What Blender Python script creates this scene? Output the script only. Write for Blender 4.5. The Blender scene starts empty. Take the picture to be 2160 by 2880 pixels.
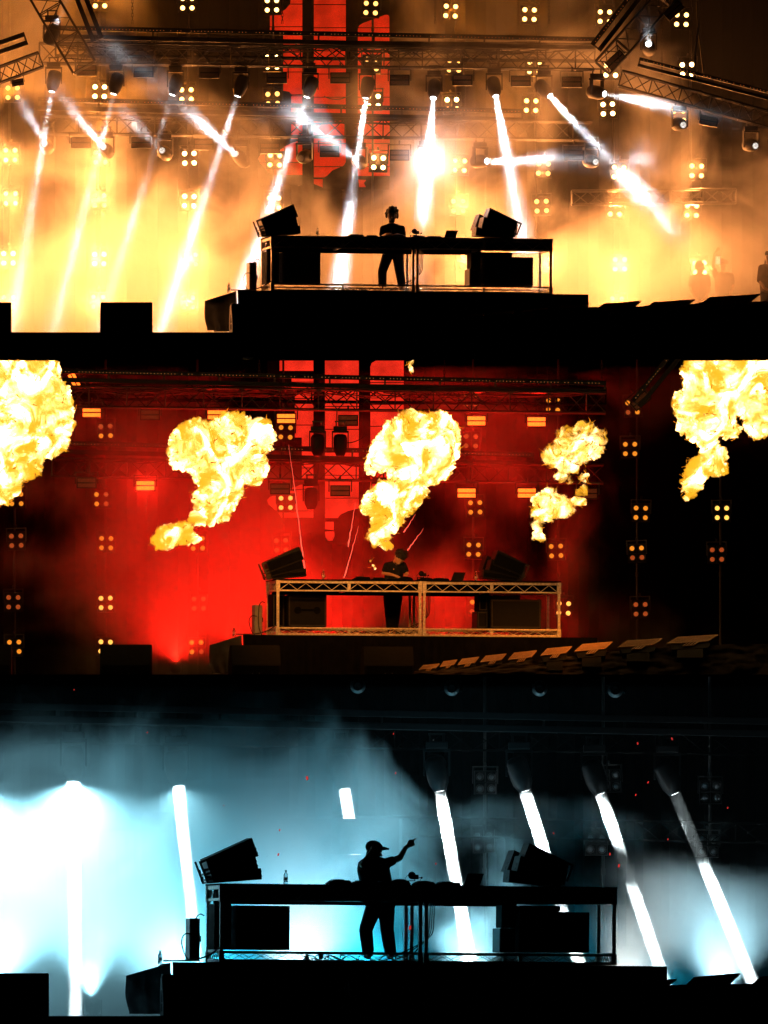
import bpy, bmesh, math, random
from mathutils import Vector, Matrix, Euler, noise

# ------------------------------------------------------------------ camera, world, light, exposure
S = bpy.context.scene
COL = S.collection
R = math.radians
DIST = 300.0                       # a long telephoto lens far out in the field
W0, H0, CX = 16.59, 22.12, 8.295
camd = bpy.data.cameras.new('camera')
cam = bpy.data.objects.new('camera', camd); COL.objects.link(cam); S.camera = cam
cam.location = (CX, -DIST, 0.0); cam.rotation_euler = (R(90), 0, 0)
camd.sensor_fit = 'HORIZONTAL'; camd.sensor_width = 36
camd.lens = 36 * DIST / W0; camd.shift_y = (H0 / 2) / W0
camd.clip_start = 1; camd.clip_end = 3000
world = bpy.data.worlds.new('World'); S.world = world; world.use_nodes = True
wn = world.node_tree.nodes; bg = wn['Background']
sky = wn.new('ShaderNodeTexSky'); sky.sky_type = 'NISHITA'; sky.sun_disc = False
sky.sun_elevation = R(-9); sky.sun_rotation = R(200)
world.node_tree.links.new(sky.outputs[0], bg.inputs[0]); bg.inputs[1].default_value = 0.05
S.view_settings.view_transform = 'Standard'; S.view_settings.look = 'None'
S.view_settings.exposure = 0; S.view_settings.gamma = 1; S.view_settings.use_curve_mapping = False
S.cycles.max_bounces = 4; S.cycles.diffuse_bounces = 1; S.cycles.glossy_bounces = 2
S.cycles.transmission_bounces = 4; S.cycles.transparent_max_bounces = 12; S.cycles.volume_bounces = 0
S.cycles.use_denoising = True; S.cycles.use_adaptive_sampling = True; S.cycles.adaptive_threshold = 0.02
S.cycles.sample_clamp_indirect = 4

Y3 = -93.0                          # the blue-lit stage stands this much nearer to the camera
def P(dx, dy, y=0.0):
    k = (DIST + y) / DIST
    return Vector((CX + (dx / 100 - CX) * k, y, (H0 - dy / 100) * k))
def M(y):                           # metres per chart unit at depth y
    return (DIST + y) / DIST / 100

# ------------------------------------------------------------------ helpers
class MB:
    def __init__(s): s.v = []; s.f = []; s.m = []
    def add(s, vs, fs, mi=0):
        b = len(s.v); s.v += [tuple(v) for v in vs]; s.f += [tuple(b + i for i in f) for f in fs]; s.m += [mi] * len(fs); return s
    def box(s, lo, hi, rot=None, mi=0):
        c = (Vector(lo) + Vector(hi)) / 2; h = (Vector(hi) - Vector(lo)) / 2
        vs = []
        for x in (-1, 1):
            for y in (-1, 1):
                for z in (-1, 1):
                    p = Vector((x * h.x, y * h.y, z * h.z))
                    if rot is not None: p = rot @ p
                    vs.append(c + p)
        return s.add(vs, [(0, 1, 3, 2), (4, 6, 7, 5), (0, 4, 5, 1), (2, 3, 7, 6), (0, 2, 6, 4), (1, 5, 7, 3)], mi)
    def bbox(s, lo, hi, b=.01, mi=0):   # box with chamfered edges
        c = (Vector(lo) + Vector(hi)) / 2; h = (Vector(hi) - Vector(lo)) / 2
        bm = bmesh.new(); bmesh.ops.create_cube(bm, size=2)
        for v in bm.verts: v.co = c + Vector((v.co.x * h.x, v.co.y * h.y, v.co.z * h.z))
        bmesh.ops.bevel(bm, geom=bm.edges[:], offset=b, segments=2, affect='EDGES', profile=.6)
        bm.verts.index_update()
        s.add([v.co.copy() for v in bm.verts], [[v.index for v in f.verts] for f in bm.faces], mi); bm.free(); return s
    def tube(s, a, b, r, n=6, r2=None, cap=True, mi=0):
        a, b = Vector(a), Vector(b); d = b - a
        if d.length < 1e-6: return s
        r2 = r if r2 is None else r2
        q = d.to_track_quat('Z', 'Y'); vs = []
        for k, (p, rr) in enumerate(((a, r), (b, r2))):
            for i in range(n):
                t = 2 * math.pi * i / n
                vs.append(p + q @ Vector((rr * math.cos(t), rr * math.sin(t), 0)))
        fs = [(i, (i + 1) % n, n + (i + 1) % n, n + i) for i in range(n)]
        if cap: fs += [tuple(range(n))[::-1], tuple(range(n, 2 * n))]
        return s.add(vs, fs, mi)
    def path(s, pts, r, n=5, mi=0):
        for a, b in zip(pts, pts[1:]): s.tube(a, b, r, n, mi=mi)
        return s
    def lathe(s, prof, n=16, mi=0, cap=True):   # prof: (r, z)
        vs = []
        for r, z in prof:
            for i in range(n):
                t = 2 * math.pi * i / n; vs.append((r * math.cos(t), r * math.sin(t), z))
        fs = []
        for k in range(len(prof) - 1):
            for i in range(n):
                j = (i + 1) % n; fs.append((k * n + i, k * n + j, (k + 1) * n + j, (k + 1) * n + i))
        if cap: fs += [tuple(range(n))[::-1], tuple(range((len(prof) - 1) * n, len(prof) * n))]
        return s.add(vs, fs, mi)
    def sph(s, c, r, sub=2, sc=(1, 1, 1), rot=None, mi=0):
        bm = bmesh.new(); bmesh.ops.create_icosphere(bm, subdivisions=sub, radius=1)
        bm.verts.index_update(); c = Vector(c); vs = []
        for v in bm.verts:
            p = Vector((v.co.x * sc[0] * r, v.co.y * sc[1] * r, v.co.z * sc[2] * r))
            if rot is not None: p = rot @ p
            vs.append(c + p)
        s.add(vs, [[v.index for v in f.verts] for f in bm.faces], mi); bm.free(); return s
    def cap(s, a, b, r1, r2, sub=2):            # tapered capsule
        s.sph(a, r1, sub); s.sph(b, r2, sub); return s.tube(a, b, r1, 14, r2)
    def prism(s, poly, y0, y1, mi=0):           # poly: (x, z) outline, extruded along y
        n = len(poly)
        vs = [(x, y0, z) for x, z in poly] + [(x, y1, z) for x, z in poly]
        fs = [tuple(range(n)), tuple(range(n, 2 * n))[::-1]] + [(i, n + i, n + (i + 1) % n, (i + 1) % n) for i in range(n)]
        return s.add(vs, fs, mi)
    def mesh(s, name, mats):
        me = bpy.data.meshes.new(name); me.from_pydata(s.v, [], s.f); me.update()
        if not isinstance(mats, (list, tuple)): mats = [mats]
        for m in mats: me.materials.append(m)
        if len(mats) > 1: me.polygons.foreach_set('material_index', s.m)
        bm = bmesh.new(); bm.from_mesh(me); bmesh.ops.recalc_face_normals(bm, faces=bm.faces); bm.to_mesh(me); bm.free()
        return me
    def build(s, name, mats, parent=None, loc=None, rot=None, smooth=False):
        return link(name, s.mesh(name, mats), parent, loc, rot, smooth)

def link(name, me, parent=None, loc=None, rot=None, smooth=False):
    o = bpy.data.objects.new(name, me); COL.objects.link(o)
    if parent is not None: o.parent = parent
    if loc is not None: o.location = loc
    if rot is not None:
        if isinstance(rot, Euler) or isinstance(rot, tuple): o.rotation_euler = rot
        else: o.rotation_mode = 'QUATERNION'; o.rotation_quaternion = rot
    if smooth: me.shade_smooth()
    return o
def tag(o, label=None, cat=None, group=None, kind=None):
    if label: o['label'] = label
    if cat: o['category'] = cat
    if group: o['group'] = group
    if kind: o['kind'] = kind
    return o
def thing(name, label, cat, loc=(0, 0, 0), rz=0, group=None, rot=None):
    o = bpy.data.objects.new(name, None); COL.objects.link(o); o.empty_display_size = .1
    o.location = loc; o.rotation_euler = (0, 0, rz) if rot is None else rot
    return tag(o, label, cat, group)
def clone(root, loc=None, rot=None, label=None, group=None, swap=None):
    def rec(o, par):
        c = o.copy(); COL.objects.link(c); c.parent = par
        if swap and o.type == 'MESH' and o.name.split('.')[0] in swap:
            c.data = swap[o.name.split('.')[0]]
        for ch in o.children: rec(ch, c)
        return c
    r = rec(root, None)
    if loc is not None: r.location = loc
    if rot is not None: r.rotation_euler = rot
    if label: r['label'] = label
    if group: r['group'] = group
    return r
def remeshed(mb, voxel, smooth_it=2, name='body'):
    me = mb.mesh(name, MAT['skin']); o = bpy.data.objects.new('tmp', me); COL.objects.link(o)
    m = o.modifiers.new('r', 'REMESH'); m.mode = 'VOXEL'; m.voxel_size = voxel; m.use_smooth_shade = True
    if smooth_it:
        m2 = o.modifiers.new('s', 'SMOOTH'); m2.iterations = smooth_it; m2.factor = .5
    dg = bpy.context.evaluated_depsgraph_get()
    res = bpy.data.meshes.new_from_object(o.evaluated_get(dg), depsgraph=dg)
    bpy.data.objects.remove(o); bpy.data.meshes.remove(me)
    res.name = name; return res

def mat(name, col, rough=.6, metal=0., var=.25, scale=8, bump=.0, spec=.5, bscale=40):
    m = bpy.data.materials.new(name); m.use_nodes = True; nt = m.node_tree; b = nt.nodes['Principled BSDF']
    b.inputs['Roughness'].default_value = rough; b.inputs['Metallic'].default_value = metal
    b.inputs['Specular IOR Level'].default_value = spec
    tc = nt.nodes.new('ShaderNodeTexCoord'); n = nt.nodes.new('ShaderNodeTexNoise')
    n.inputs['Scale'].default_value = scale; n.inputs['Detail'].default_value = 4
    nt.links.new(tc.outputs['Object'], n.inputs['Vector'])
    r = nt.nodes.new('ShaderNodeMapRange'); r.inputs[1].default_value = .3; r.inputs[2].default_value = .7
    r.inputs[3].default_value = 1 - var; r.inputs[4].default_value = 1 + var
    nt.links.new(n.outputs[0], r.inputs[0])
    x = nt.nodes.new('ShaderNodeVectorMath'); x.operation = 'SCALE'; x.inputs[0].default_value = col[:3]
    nt.links.new(r.outputs[0], x.inputs['Scale']); nt.links.new(x.outputs[0], b.inputs['Base Color'])
    if bump:
        n2 = nt.nodes.new('ShaderNodeTexNoise'); n2.inputs['Scale'].default_value = bscale
        nt.links.new(tc.outputs['Object'], n2.inputs['Vector'])
        bp = nt.nodes.new('ShaderNodeBump'); bp.inputs['Strength'].default_value = bump; bp.inputs['Distance'].default_value = .01
        nt.links.new(n2.outputs[0], bp.inputs['Height']); nt.links.new(bp.outputs[0], b.inputs['Normal'])
    return m
def emit(name, col, strength, sample=False, core=None, facet=0, scale=60):
    m = bpy.data.materials.new(name); m.use_nodes = True; nt = m.node_tree; nt.nodes.clear()
    out = nt.nodes.new('ShaderNodeOutputMaterial'); e = nt.nodes.new('ShaderNodeEmission')
    e.inputs[0].default_value = (*col, 1); e.inputs[1].default_value = strength
    if facet:
        tc = nt.nodes.new('ShaderNodeTexCoord'); v = nt.nodes.new('ShaderNodeTexVoronoi'); v.inputs['Scale'].default_value = scale
        nt.links.new(tc.outputs['Object'], v.inputs['Vector'])
        r = nt.nodes.new('ShaderNodeMapRange'); r.inputs[1].default_value = 0; r.inputs[2].default_value = .6
        r.inputs[3].default_value = strength * (1 + facet); r.inputs[4].default_value = strength * (1 - facet)
        nt.links.new(v.outputs[0], r.inputs[0]); nt.links.new(r.outputs[0], e.inputs[1])
    nt.links.new(e.outputs[0], out.inputs[0])
    if not sample: m.cycles.emission_sampling = 'NONE'
    return m

MAT = dict(
    skin=mat('skin', (.42, .24, .16), .5, 0, .15, 20),
    black=mat('black_paint', (.005, .005, .0055), .55, 0, .3, 14, spec=.12),
    matte=mat('matte_black', (.003, .003, .003), .9, 0, .3, 5, spec=.03),
    cloth=mat('black_cloth', (.0035, .0035, .004), .95, 0, .35, 6, .4, .02, 120),
    drape=mat('black_drape', (.0003, .0003, .00035), 1., 0, .3, 3, 0, 0.0),
    steel=mat('dark_steel', (.018, .017, .016), .5, .3, .35, 20),
    alu=mat('aluminium', (.62, .58, .52), .42, .35, .3, 25, .15, .5, 90),
    rubber=mat('rubber_cable', (.01, .01, .01), .6, 0, .2, 10),
    grey=mat('grey_case', (.22, .23, .24), .55, 0, .2, 12),
    floor_cloth=mat('crumpled_black_cloth', (.03, .026, .024), .95, 0, .35, 6, .4, .03, 120),
    draped=mat('grey_cloth', (.05, .052, .055), .95, 0, .35, 6, .5, .05, 120),  # plain grey, paler than the black cloth
    plate=mat('side_plate', (.45, .45, .46), .5, .1, .25, 20),
    fin=mat('fin_metal', (.46, .27, .15), .5, .0, .3, 30),
    shirt=mat('black_shirt', (.010, .010, .011), .9, 0, .3, 20, .3, .1, 60),
    jeans=mat('dark_jeans', (.014, .016, .022), .9, 0, .35, 25, .4, .1, 80),
    hair=mat('dark_hair', (.012, .009, .007), .7, 0, .4, 40, .6, .3, 90),
    jacket=mat('brown_jacket', (.09, .045, .02), .9, 0, .3, 12, .4, .1, 60),
    ground=mat('trodden_ground', (.05, .045, .035), .95, 0, .4, .6, .5, .2, 8),
    label=mat('bottle_label', (.35, .36, .38), .5, 0, .2, 30),
    paper=mat('red_paper', (.75, .05, .04), .6, 0, .2, 30),
    lensoff=mat('lamp_glass_off', (.30, .33, .34), .25, .6, .35, 60),
    strobe_off=mat('strobe_window', (.10, .05, .03), .5, .2, .3, 40),
    lamp_hot=emit('lamp_hot', (1, .55, .15), 6), lamp_mid=emit('lamp_mid', (1, .50, .12), 3), lamp_fierce=emit('lamp_fierce', (1, .62, .22), 12),
    lamp_warm=emit('lamp_warm', (1, .29, .02), 1.15, facet=.25),
    lamp_bright=emit('lamp_bright', (1, .48, .08), 1.9),
    lamp_dim=emit('lamp_dim', (1, .16, .03), .45, facet=.3),
    lens_on=emit('lens_on', (.93, .97, 1), 6),
    lens_low=emit('lens_low', (1, .93, .85), 1.0, facet=.4, scale=30),
    strobe_on=emit('strobe_on', (1, .20, .016), 2.2, facet=.2, scale=25),
    strobe_halo=emit('strobe_halo', (1, .012, .006), 1.0),
    pixel=emit('pixel_lamp', (1, .33, .09), .5),
    laser_tube=emit('laser_tube', (1, .12, .07), 1.6),
    card=mat('pale_card', (.6, .68, .72), .6, 0, .1, 20),
    lick=emit('flame_lick', (1, .30, .012), 1.1, facet=.6, scale=18),
    phone=emit('phone_screen', (1, .75, .4), 1.2),
)
def glass():
    m = bpy.data.materials.new('clear_plastic'); m.use_nodes = True; b = m.node_tree.nodes['Principled BSDF']
    b.inputs['Transmission Weight'].default_value = .95; b.inputs['Roughness'].default_value = .05
    b.inputs['IOR'].default_value = 1.25; b.inputs['Base Color'].default_value = (.85, .9, .92, 1); return m
MAT['glass'] = glass()
def thin_cloth(m, k=.4):
    nt = m.node_tree; b = nt.nodes['Principled BSDF']; out = nt.nodes['Material Output']
    tr = nt.nodes.new('ShaderNodeBsdfTranslucent'); tr.inputs[0].default_value = (.05, .055, .06, 1); mx = nt.nodes.new('ShaderNodeMixShader'); mx.inputs[0].default_value = k
    nt.links.new(b.outputs[0], mx.inputs[1]); nt.links.new(tr.outputs[0], mx.inputs[2]); nt.links.new(mx.outputs[0], out.inputs[0])
thin_cloth(MAT['draped'])
def screen_mat(name, col, st):
    m = bpy.data.materials.new(name); m.use_nodes = True; nt = m.node_tree; nt.nodes.clear()
    out = nt.nodes.new('ShaderNodeOutputMaterial'); e = nt.nodes.new('ShaderNodeEmission'); e.inputs[0].default_value = (*col, 1)
    tc = nt.nodes.new('ShaderNodeTexCoord'); sp = nt.nodes.new('ShaderNodeSeparateXYZ'); nt.links.new(tc.outputs['Object'], sp.inputs[0])
    vs = []
    for ax in (0, 2):
        a = nt.nodes.new('ShaderNodeMath'); a.operation = 'MULTIPLY'; a.inputs[1].default_value = 2 * math.pi / .026
        nt.links.new(sp.outputs[ax], a.inputs[0])
        b = nt.nodes.new('ShaderNodeMath'); b.operation = 'SINE'; nt.links.new(a.outputs[0], b.inputs[0]); vs.append(b)
    mu = nt.nodes.new('ShaderNodeMath'); mu.operation = 'MULTIPLY'; nt.links.new(vs[0].outputs[0], mu.inputs[0]); nt.links.new(vs[1].outputs[0], mu.inputs[1])
    r = nt.nodes.new('ShaderNodeMapRange'); r.inputs[1].default_value = -1; r.inputs[2].default_value = 1
    r.inputs[3].default_value = st * .55; r.inputs[4].default_value = st * 1.3
    nz = nt.nodes.new('ShaderNodeTexWhiteNoise'); sn = nt.nodes.new('ShaderNodeVectorMath'); sn.operation = 'SNAP'; sn.inputs[1].default_value = (.02, .5, .02)
    nt.links.new(tc.outputs['Object'], sn.inputs[0]); nt.links.new(sn.outputs[0], nz.inputs['Vector'])
    r2 = nt.nodes.new('ShaderNodeMapRange'); r2.inputs[3].default_value = .88; r2.inputs[4].default_value = 1.1
    nt.links.new(nz.outputs[0], r2.inputs[0])
    m2 = nt.nodes.new('ShaderNodeMath'); m2.operation = 'MULTIPLY'
    nt.links.new(mu.outputs[0], r.inputs[0]); nt.links.new(r.outputs[0], m2.inputs[0]); nt.links.new(r2.outputs[0], m2.inputs[1])
    bn = nt.nodes.new('ShaderNodeTexNoise'); bn.inputs['Scale'].default_value = 1.6; nt.links.new(tc.outputs['Object'], bn.inputs['Vector'])
    br = nt.nodes.new('ShaderNodeMapRange'); br.inputs[1].default_value = .35; br.inputs[2].default_value = .65; br.inputs[3].default_value = .65; br.inputs[4].default_value = 1.2; nt.links.new(bn.outputs[0], br.inputs[0])
    m3 = nt.nodes.new('ShaderNodeMath'); m3.operation = 'MULTIPLY'; nt.links.new(m2.outputs[0], m3.inputs[0]); nt.links.new(br.outputs[0], m3.inputs[1])
    nt.links.new(m3.outputs[0], e.inputs[1]); nt.links.new(e.outputs[0], out.inputs[0]); return m
MAT['screen1'] = screen_mat('red_screen_a', (1, .03, .006), .65)
MAT['screen2'] = screen_mat('red_screen_b', (1, .03, .012), .95)
MAT['scrim'] = mat('dark_screen_face', (.03, .035, .04), .6, 0, .2, 4)

# ------------------------------------------------------------------ smoke: real scattering volumes lit by the stage lamps
def smoke(name, label, lo, hi, y_org, base, peak, lo_t, hi_t, scale, blobs, aniso=.2, step=1.0, dist=.7, detail=7, seed=0, color=(1, 1, 1)):
    o = MB().box(lo, hi).build('smoke', [])
    tag(o, label, 'smoke', None, 'stuff')
    m = bpy.data.materials.new(name); m.use_nodes = True; nt = m.node_tree; nt.nodes.clear(); N = nt.nodes.new; L = nt.links.new
    out = N('ShaderNodeOutputMaterial'); pv = N('ShaderNodeVolumePrincipled'); L(pv.outputs[0], out.inputs['Volume'])
    pv.inputs['Color'].default_value = (*color, 1); pv.inputs['Anisotropy'].default_value = aniso
    tc = N('ShaderNodeTexCoord')
    mp = N('ShaderNodeVectorMath'); mp.operation = 'ADD'; mp.inputs[1].default_value = (seed * 7.3, seed * 3.1, seed * 1.7)
    sq = N('ShaderNodeVectorMath'); sq.operation = 'MULTIPLY'; sq.inputs[1].default_value = (1, .35, 1); L(tc.outputs['Object'], sq.inputs[0]); L(sq.outputs[0], mp.inputs[0])
    n = N('ShaderNodeTexNoise'); n.inputs['Scale'].default_value = scale; n.inputs['Detail'].default_value = detail
    n.inputs['Roughness'].default_value = .55; n.inputs['Distortion'].default_value = dist
    L(mp.outputs[0], n.inputs['Vector']); acc = n.outputs[0]
    for (dx, dy, y, rx, ry, rz, amt) in blobs:     # thicker or thinner pockets of smoke, placed in the room
        c = P(dx, dy, y)
        sub = N('ShaderNodeVectorMath'); sub.operation = 'SUBTRACT'; L(tc.outputs['Object'], sub.inputs[0]); sub.inputs[1].default_value = c
        dv = N('ShaderNodeVectorMath'); dv.operation = 'DIVIDE'; L(sub.outputs[0], dv.inputs[0]); dv.inputs[1].default_value = (rx, ry, rz)
        ln = N('ShaderNodeVectorMath'); ln.operation = 'LENGTH'; L(dv.outputs[0], ln.inputs[0])
        mr = N('ShaderNodeMapRange'); mr.interpolation_type = 'SMOOTHSTEP'; mr.inputs[1].default_value = 0; mr.inputs[2].default_value = 1
        mr.inputs[3].default_value = amt; mr.inputs[4].default_value = 0; L(ln.outputs['Value'], mr.inputs[0])
        ad = N('ShaderNodeMath'); ad.operation = 'ADD'; L(acc, ad.inputs[0]); L(mr.outputs[0], ad.inputs[1]); acc = ad.outputs[0]
    r = N('ShaderNodeMapRange'); r.interpolation_type = 'SMOOTHSTEP'
    r.inputs[1].default_value = lo_t; r.inputs[2].default_value = hi_t; r.inputs[3].default_value = base; r.inputs[4].default_value = peak
    L(acc, r.inputs[0])
    sx = N('ShaderNodeSeparateXYZ'); L(tc.outputs['Object'], sx.inputs[0])      # smoke thins out towards the front of the stage
    fd = N('ShaderNodeMapRange'); fd.interpolation_type = 'SMOOTHSTEP'; fd.inputs[1].default_value = lo[1]; fd.inputs[2].default_value = lo[1] + 1.8; L(sx.outputs[1], fd.inputs[0])
    fm = N('ShaderNodeMath'); fm.operation = 'MULTIPLY'; L(r.outputs[0], fm.inputs[0]); L(fd.outputs[0], fm.inputs[1]); L(fm.outputs[0], pv.inputs['Density'])
    o.data.materials.append(m); m.cycles.volume_step_rate = step
    return o
def spot(parent, loc, d, energy, col, size, blend=.4, soft=.06, name='lamp_light'):
    l = bpy.data.lights.new(name, 'SPOT'); l.energy = energy; l.color = col; l.spot_size = R(size); l.spot_blend = blend; l.shadow_soft_size = soft
    o = bpy.data.objects.new(name, l); COL.objects.link(o); o.location = loc; o.rotation_euler = Vector(d).to_track_quat('-Z', 'Y').to_euler()
    if parent is not None: o.parent = parent
    return o
def beam(parent, loc, d, energy, col, spread, dia):
    l = bpy.data.lights.new('beam_light', 'AREA'); l.shape = 'DISK'; l.size = dia; l.energy = energy; l.color = col; l.spread = R(spread)
    o = bpy.data.objects.new('beam_light', l); COL.objects.link(o); o.location = loc; o.rotation_mode = 'QUATERNION'
    o.rotation_quaternion = Vector(d).to_track_quat('-Z', 'Y')
    if parent is not None: o.parent = parent
    return o

NM = {1: 'orange', 2: 'red', 3: 'blue'}
ORD = ['first', 'second', 'third', 'fourth', 'fifth', 'sixth', 'seventh', 'eighth', 'ninth', 'tenth', 'eleventh', 'twelfth', 'thirteenth']

# ------------------------------------------------------------------ ground, decks, roof, drapes
g = MB().box((-1500, -700, -2.0), (1500, 1500, -1.75)).build('ground', MAT['ground']); tag(g, kind='structure')
def slab(name, dy0, dy1, ya, yb, m, x0=-500, x1=2200):
    a = [P(x0, dy0, ya), P(x1, dy0, ya), P(x1, dy1, ya), P(x0, dy1, ya), P(x0, dy0 + (3 if dy1 > dy0 + 10 else 0), yb), P(x1, dy0 + (3 if dy1 > dy0 + 10 else 0), yb), P(x1, dy1, yb), P(x0, dy1, yb)]
    o = MB().add(a, [(0, 1, 2, 3), (7, 6, 5, 4), (4, 5, 1, 0), (3, 2, 6, 7), (0, 3, 7, 4), (1, 5, 6, 2)]).build(name, m)
    return tag(o, kind='structure')
slab('stage_floor', 717.6, 776, -5.4, 13, MAT['matte'])
slab('stage_floor', 1458.2, 1466, -5.4, 13, MAT['matte'])
slab('stage_floor', 2194.6, 2230, Y3 - 2, Y3 + 11, MAT['matte'], -300, 1960)
slab('stage_roof', -330, -300, -5.4, 13, MAT['matte'])
slab('stage_roof', 1457, 1461, Y3 - 2, Y3 + 11, MAT['matte'], -300, 1960)
def wall(dy0, dy1, y, x0, x1, name='rear_drape'):
    mb = MB(); n = 120; a = P(x0, dy1, y); b = P(x1, dy0, y); vs = []
    for i in range(n + 1):
        t = i / n; x = a.x + (b.x - a.x) * t; yy = y + .12 * math.sin(i * 1.9) + .05 * math.sin(i * .7)
        vs += [(x, yy, a.z + .01), (x, yy, b.z - .01), (x, yy + .03, a.z + .01), (x, yy + .03, b.z - .01)]
    fs = []
    for i in range(n):
        k = i * 4; fs += [(k, k + 4, k + 5, k + 1), (k + 2, k + 3, k + 7, k + 6)]
    o = mb.add(vs, fs).build(name, MAT['drape']); return o
for i, (a, b, y, x0, x1) in enumerate(((-300, 719, 12.3, -480, 2180), (776, 1459, 12.3, -480, 2180), (1461, 2196, Y3 + 10.4, -290, 1950))):
    tag(wall(a, b, y, x0, x1), 'pleated black drape closing the rear of the %s stage' % NM[i + 1], 'drape', 'rear drapes')
# corner columns carrying the decks and roofs, beyond the picture's sides
for x in (-440, 2140):
    for y in (-2.0, 12.6):
        p = P(x, 0, y); mb = MB().box((p.x - .3, y - .3, -1.75), (p.x + .3, y + .3, P(0, -300, y).z)); tag(mb.build('stage_column', MAT['steel']), kind='structure')
for x in (-270, 1930):
    for y in (Y3 - 1.5, Y3 + 10.6):
        p = P(x, 0, y); tag(MB().box((p.x - .2, y - .2, -1.75), (p.x + .2, y + .2, P(0, 1461, y).z)).build('stage_column', MAT['steel']), kind='structure')

# ------------------------------------------------------------------ smoke banks
smoke('orange_smoke', 'orange lit smoke filling the upper stage', (-2, 1.6, 14.8), (19, 9.2, 24.2), 0, .003, .24, .40, .92, .6, [
    (250, 650, 6, 7.5, 7, 4.0, .36), (1400, 640, 6, 5.5, 7, 2.6, .40), (880, 640, 6, 4, 7, 2.4, .20), (60, 60, 6, 3.4, 7, 2.4, .15), (920, 360, 6, 1.6, 6, 2.2, .16),
    (560, 40, 6, 4.6, 8, 2.8, -.34), (1620, 60, 6, 3.6, 8, 3.2, -.36), (720, 330, 6, 1.5, 8, 1.6, -.16), (1150, 80, 6, 3, 8, 2, .05)], step=1.0)
smoke('red_smoke', 'red lit smoke on the middle stage', (-2, 3.6, 7.1), (19, 9.2, 14.42), 0, .0004, .12, .42, .85, .55, [
    (420, 1200, 6, 5.6, 7, 4.2, .36), (300, 1000, 6, 1.4, 7, 2.2, .18), (900, 1330, 6, 3.5, 7, 1.8, .26), (1060, 960, 6, 2.2, 6, 2.2, .18), (1350, 1400, 6, 3, 6, 1.6, .15),
    (60, 1130, 6, 2.2, 8, 1.0, -.2), (1530, 1150, 6, 4.0, 8, 3.8, -.34)], seed=2, step=1.2)
smoke('blue_smoke', 'blue lit smoke filling the lower stage', (2.0, Y3 + 1.9, .12), (14.5, Y3 + 8, 5.12), 0, .0008, .80, .46, 1.08, .62, [
    (80, 2080, Y3 + 5, 5.6, 7, 4.4, .52), (600, 1780, Y3 + 5, 4.2, 7, 3.0, .34), (700, 2100, Y3 + 5, 2.8, 6, 1.5, .30), (1530, 2170, Y3 + 5, 4.6, 6, 2.8, .66), (1020, 2140, Y3 + 5, 1.7, 6, 1.3, .45),
    (1330, 1580, Y3 + 5, 6.0, 12, 2.9, -.55), (1230, 1770, Y3 + 6, 3.8, 1.1, .95, .60), (350, 1440, Y3 + 5, 6.5, 9, 1.5, -.22)], seed=14, step=1.0)

# ------------------------------------------------------------------ fixtures
def make_blinder():
    t = thing('blinder_lamp', 'x', 'stage light')
    h = MB(); w, hh = .2, .21
    h.box((-w, .06, -hh), (w, .16, hh))
    for a, b in (((-w, 0, -hh), (-w + .018, .06, hh)), ((w - .018, 0, -hh), (w, .06, hh)), ((-w + .018, 0, hh - .018), (w - .018, .06, hh)), ((-w + .018, 0, -hh), (w - .018, .06, -hh + .018)), ((-.012, .005, -hh + .018), (.012, .06, hh - .018)), ((-w + .018, .005, -.012), (-.012, .06, .012)), ((.012, .005, -.012), (w - .018, .06, .012))):
        h.box(a, b)
    h.build('housing', MAT['black'], t)
    rg = MB().lathe([(.058, 0), (.074, 0), (.074, .03), (.058, .03), (.058, 0)], 16, cap=False).mesh('bezel', MAT['steel'])
    lp = MB().lathe([(.052, .012), (.045, -.004), (.03, -.011), (.006, -.015)], 16).mesh('lamp', MAT['lamp_hot'])
    q = Vector((0, 1, 0)).to_track_quat('Z', 'Y')
    for x in (-.105, .105):
        for z in (-.105, .105):
            link('bezel', rg, t, (x, .01, z), q); link('lamp', lp, t, (x, .02, z), q)
    y = MB().box((-w - .03, .08, -.02), (-w - .004, .12, hh + .06)).box((w + .004, .08, -.02), (w + .03, .12, hh + .06)).box((-w - .03, .08, hh + .062), (w + .03, .12, hh + .082))
    y.build('yoke', MAT['steel'], t)
    MB().tube((0, .1, hh + .08), (0, .21, hh + .14), .02).build('clamp', MAT['steel'], t)
    return t
BL = make_blinder()
lamp_me = {}
def lampmesh(k):
    if k not in lamp_me:
        b = [c for c in BL.children if c.name.startswith('lamp')][0].data
        lamp_me[k] = b.copy(); lamp_me[k].materials.clear(); lamp_me[k].materials.append(MAT[k])
    return lamp_me[k]
first = [True]
def blinder(dx, dy, y, kind, label, group, energy=0, col=(1, .33, .05), s=1.0, size=150, drop=(), tilt=0):
    loc = P(dx, dy, y)
    rr = random.Random(int(dx * 7 + dy))
    if kind == 'lamp_hot': kind = rr.choice(('lamp_hot', 'lamp_hot', 'lamp_mid', 'lamp_fierce'))
    t = clone(BL, loc, (R(rr.uniform(-6, 6)), R(rr.uniform(-2.5, 2.5)), R(rr.uniform(-9, 9))), label, group, {'lamp': lampmesh(kind)})
    if s != 1: t.scale = (s, s, s)
    lam = [c for c in t.children if c.name.startswith('lamp')]
    for i in drop: lam[i].data = lampmesh('lamp_dim' if kind != 'lensoff' else 'lensoff')
    if energy: spot(t, (0, -.06, 0), (0, -1, 0), energy, col, size, .6, .1)
    return t
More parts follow.
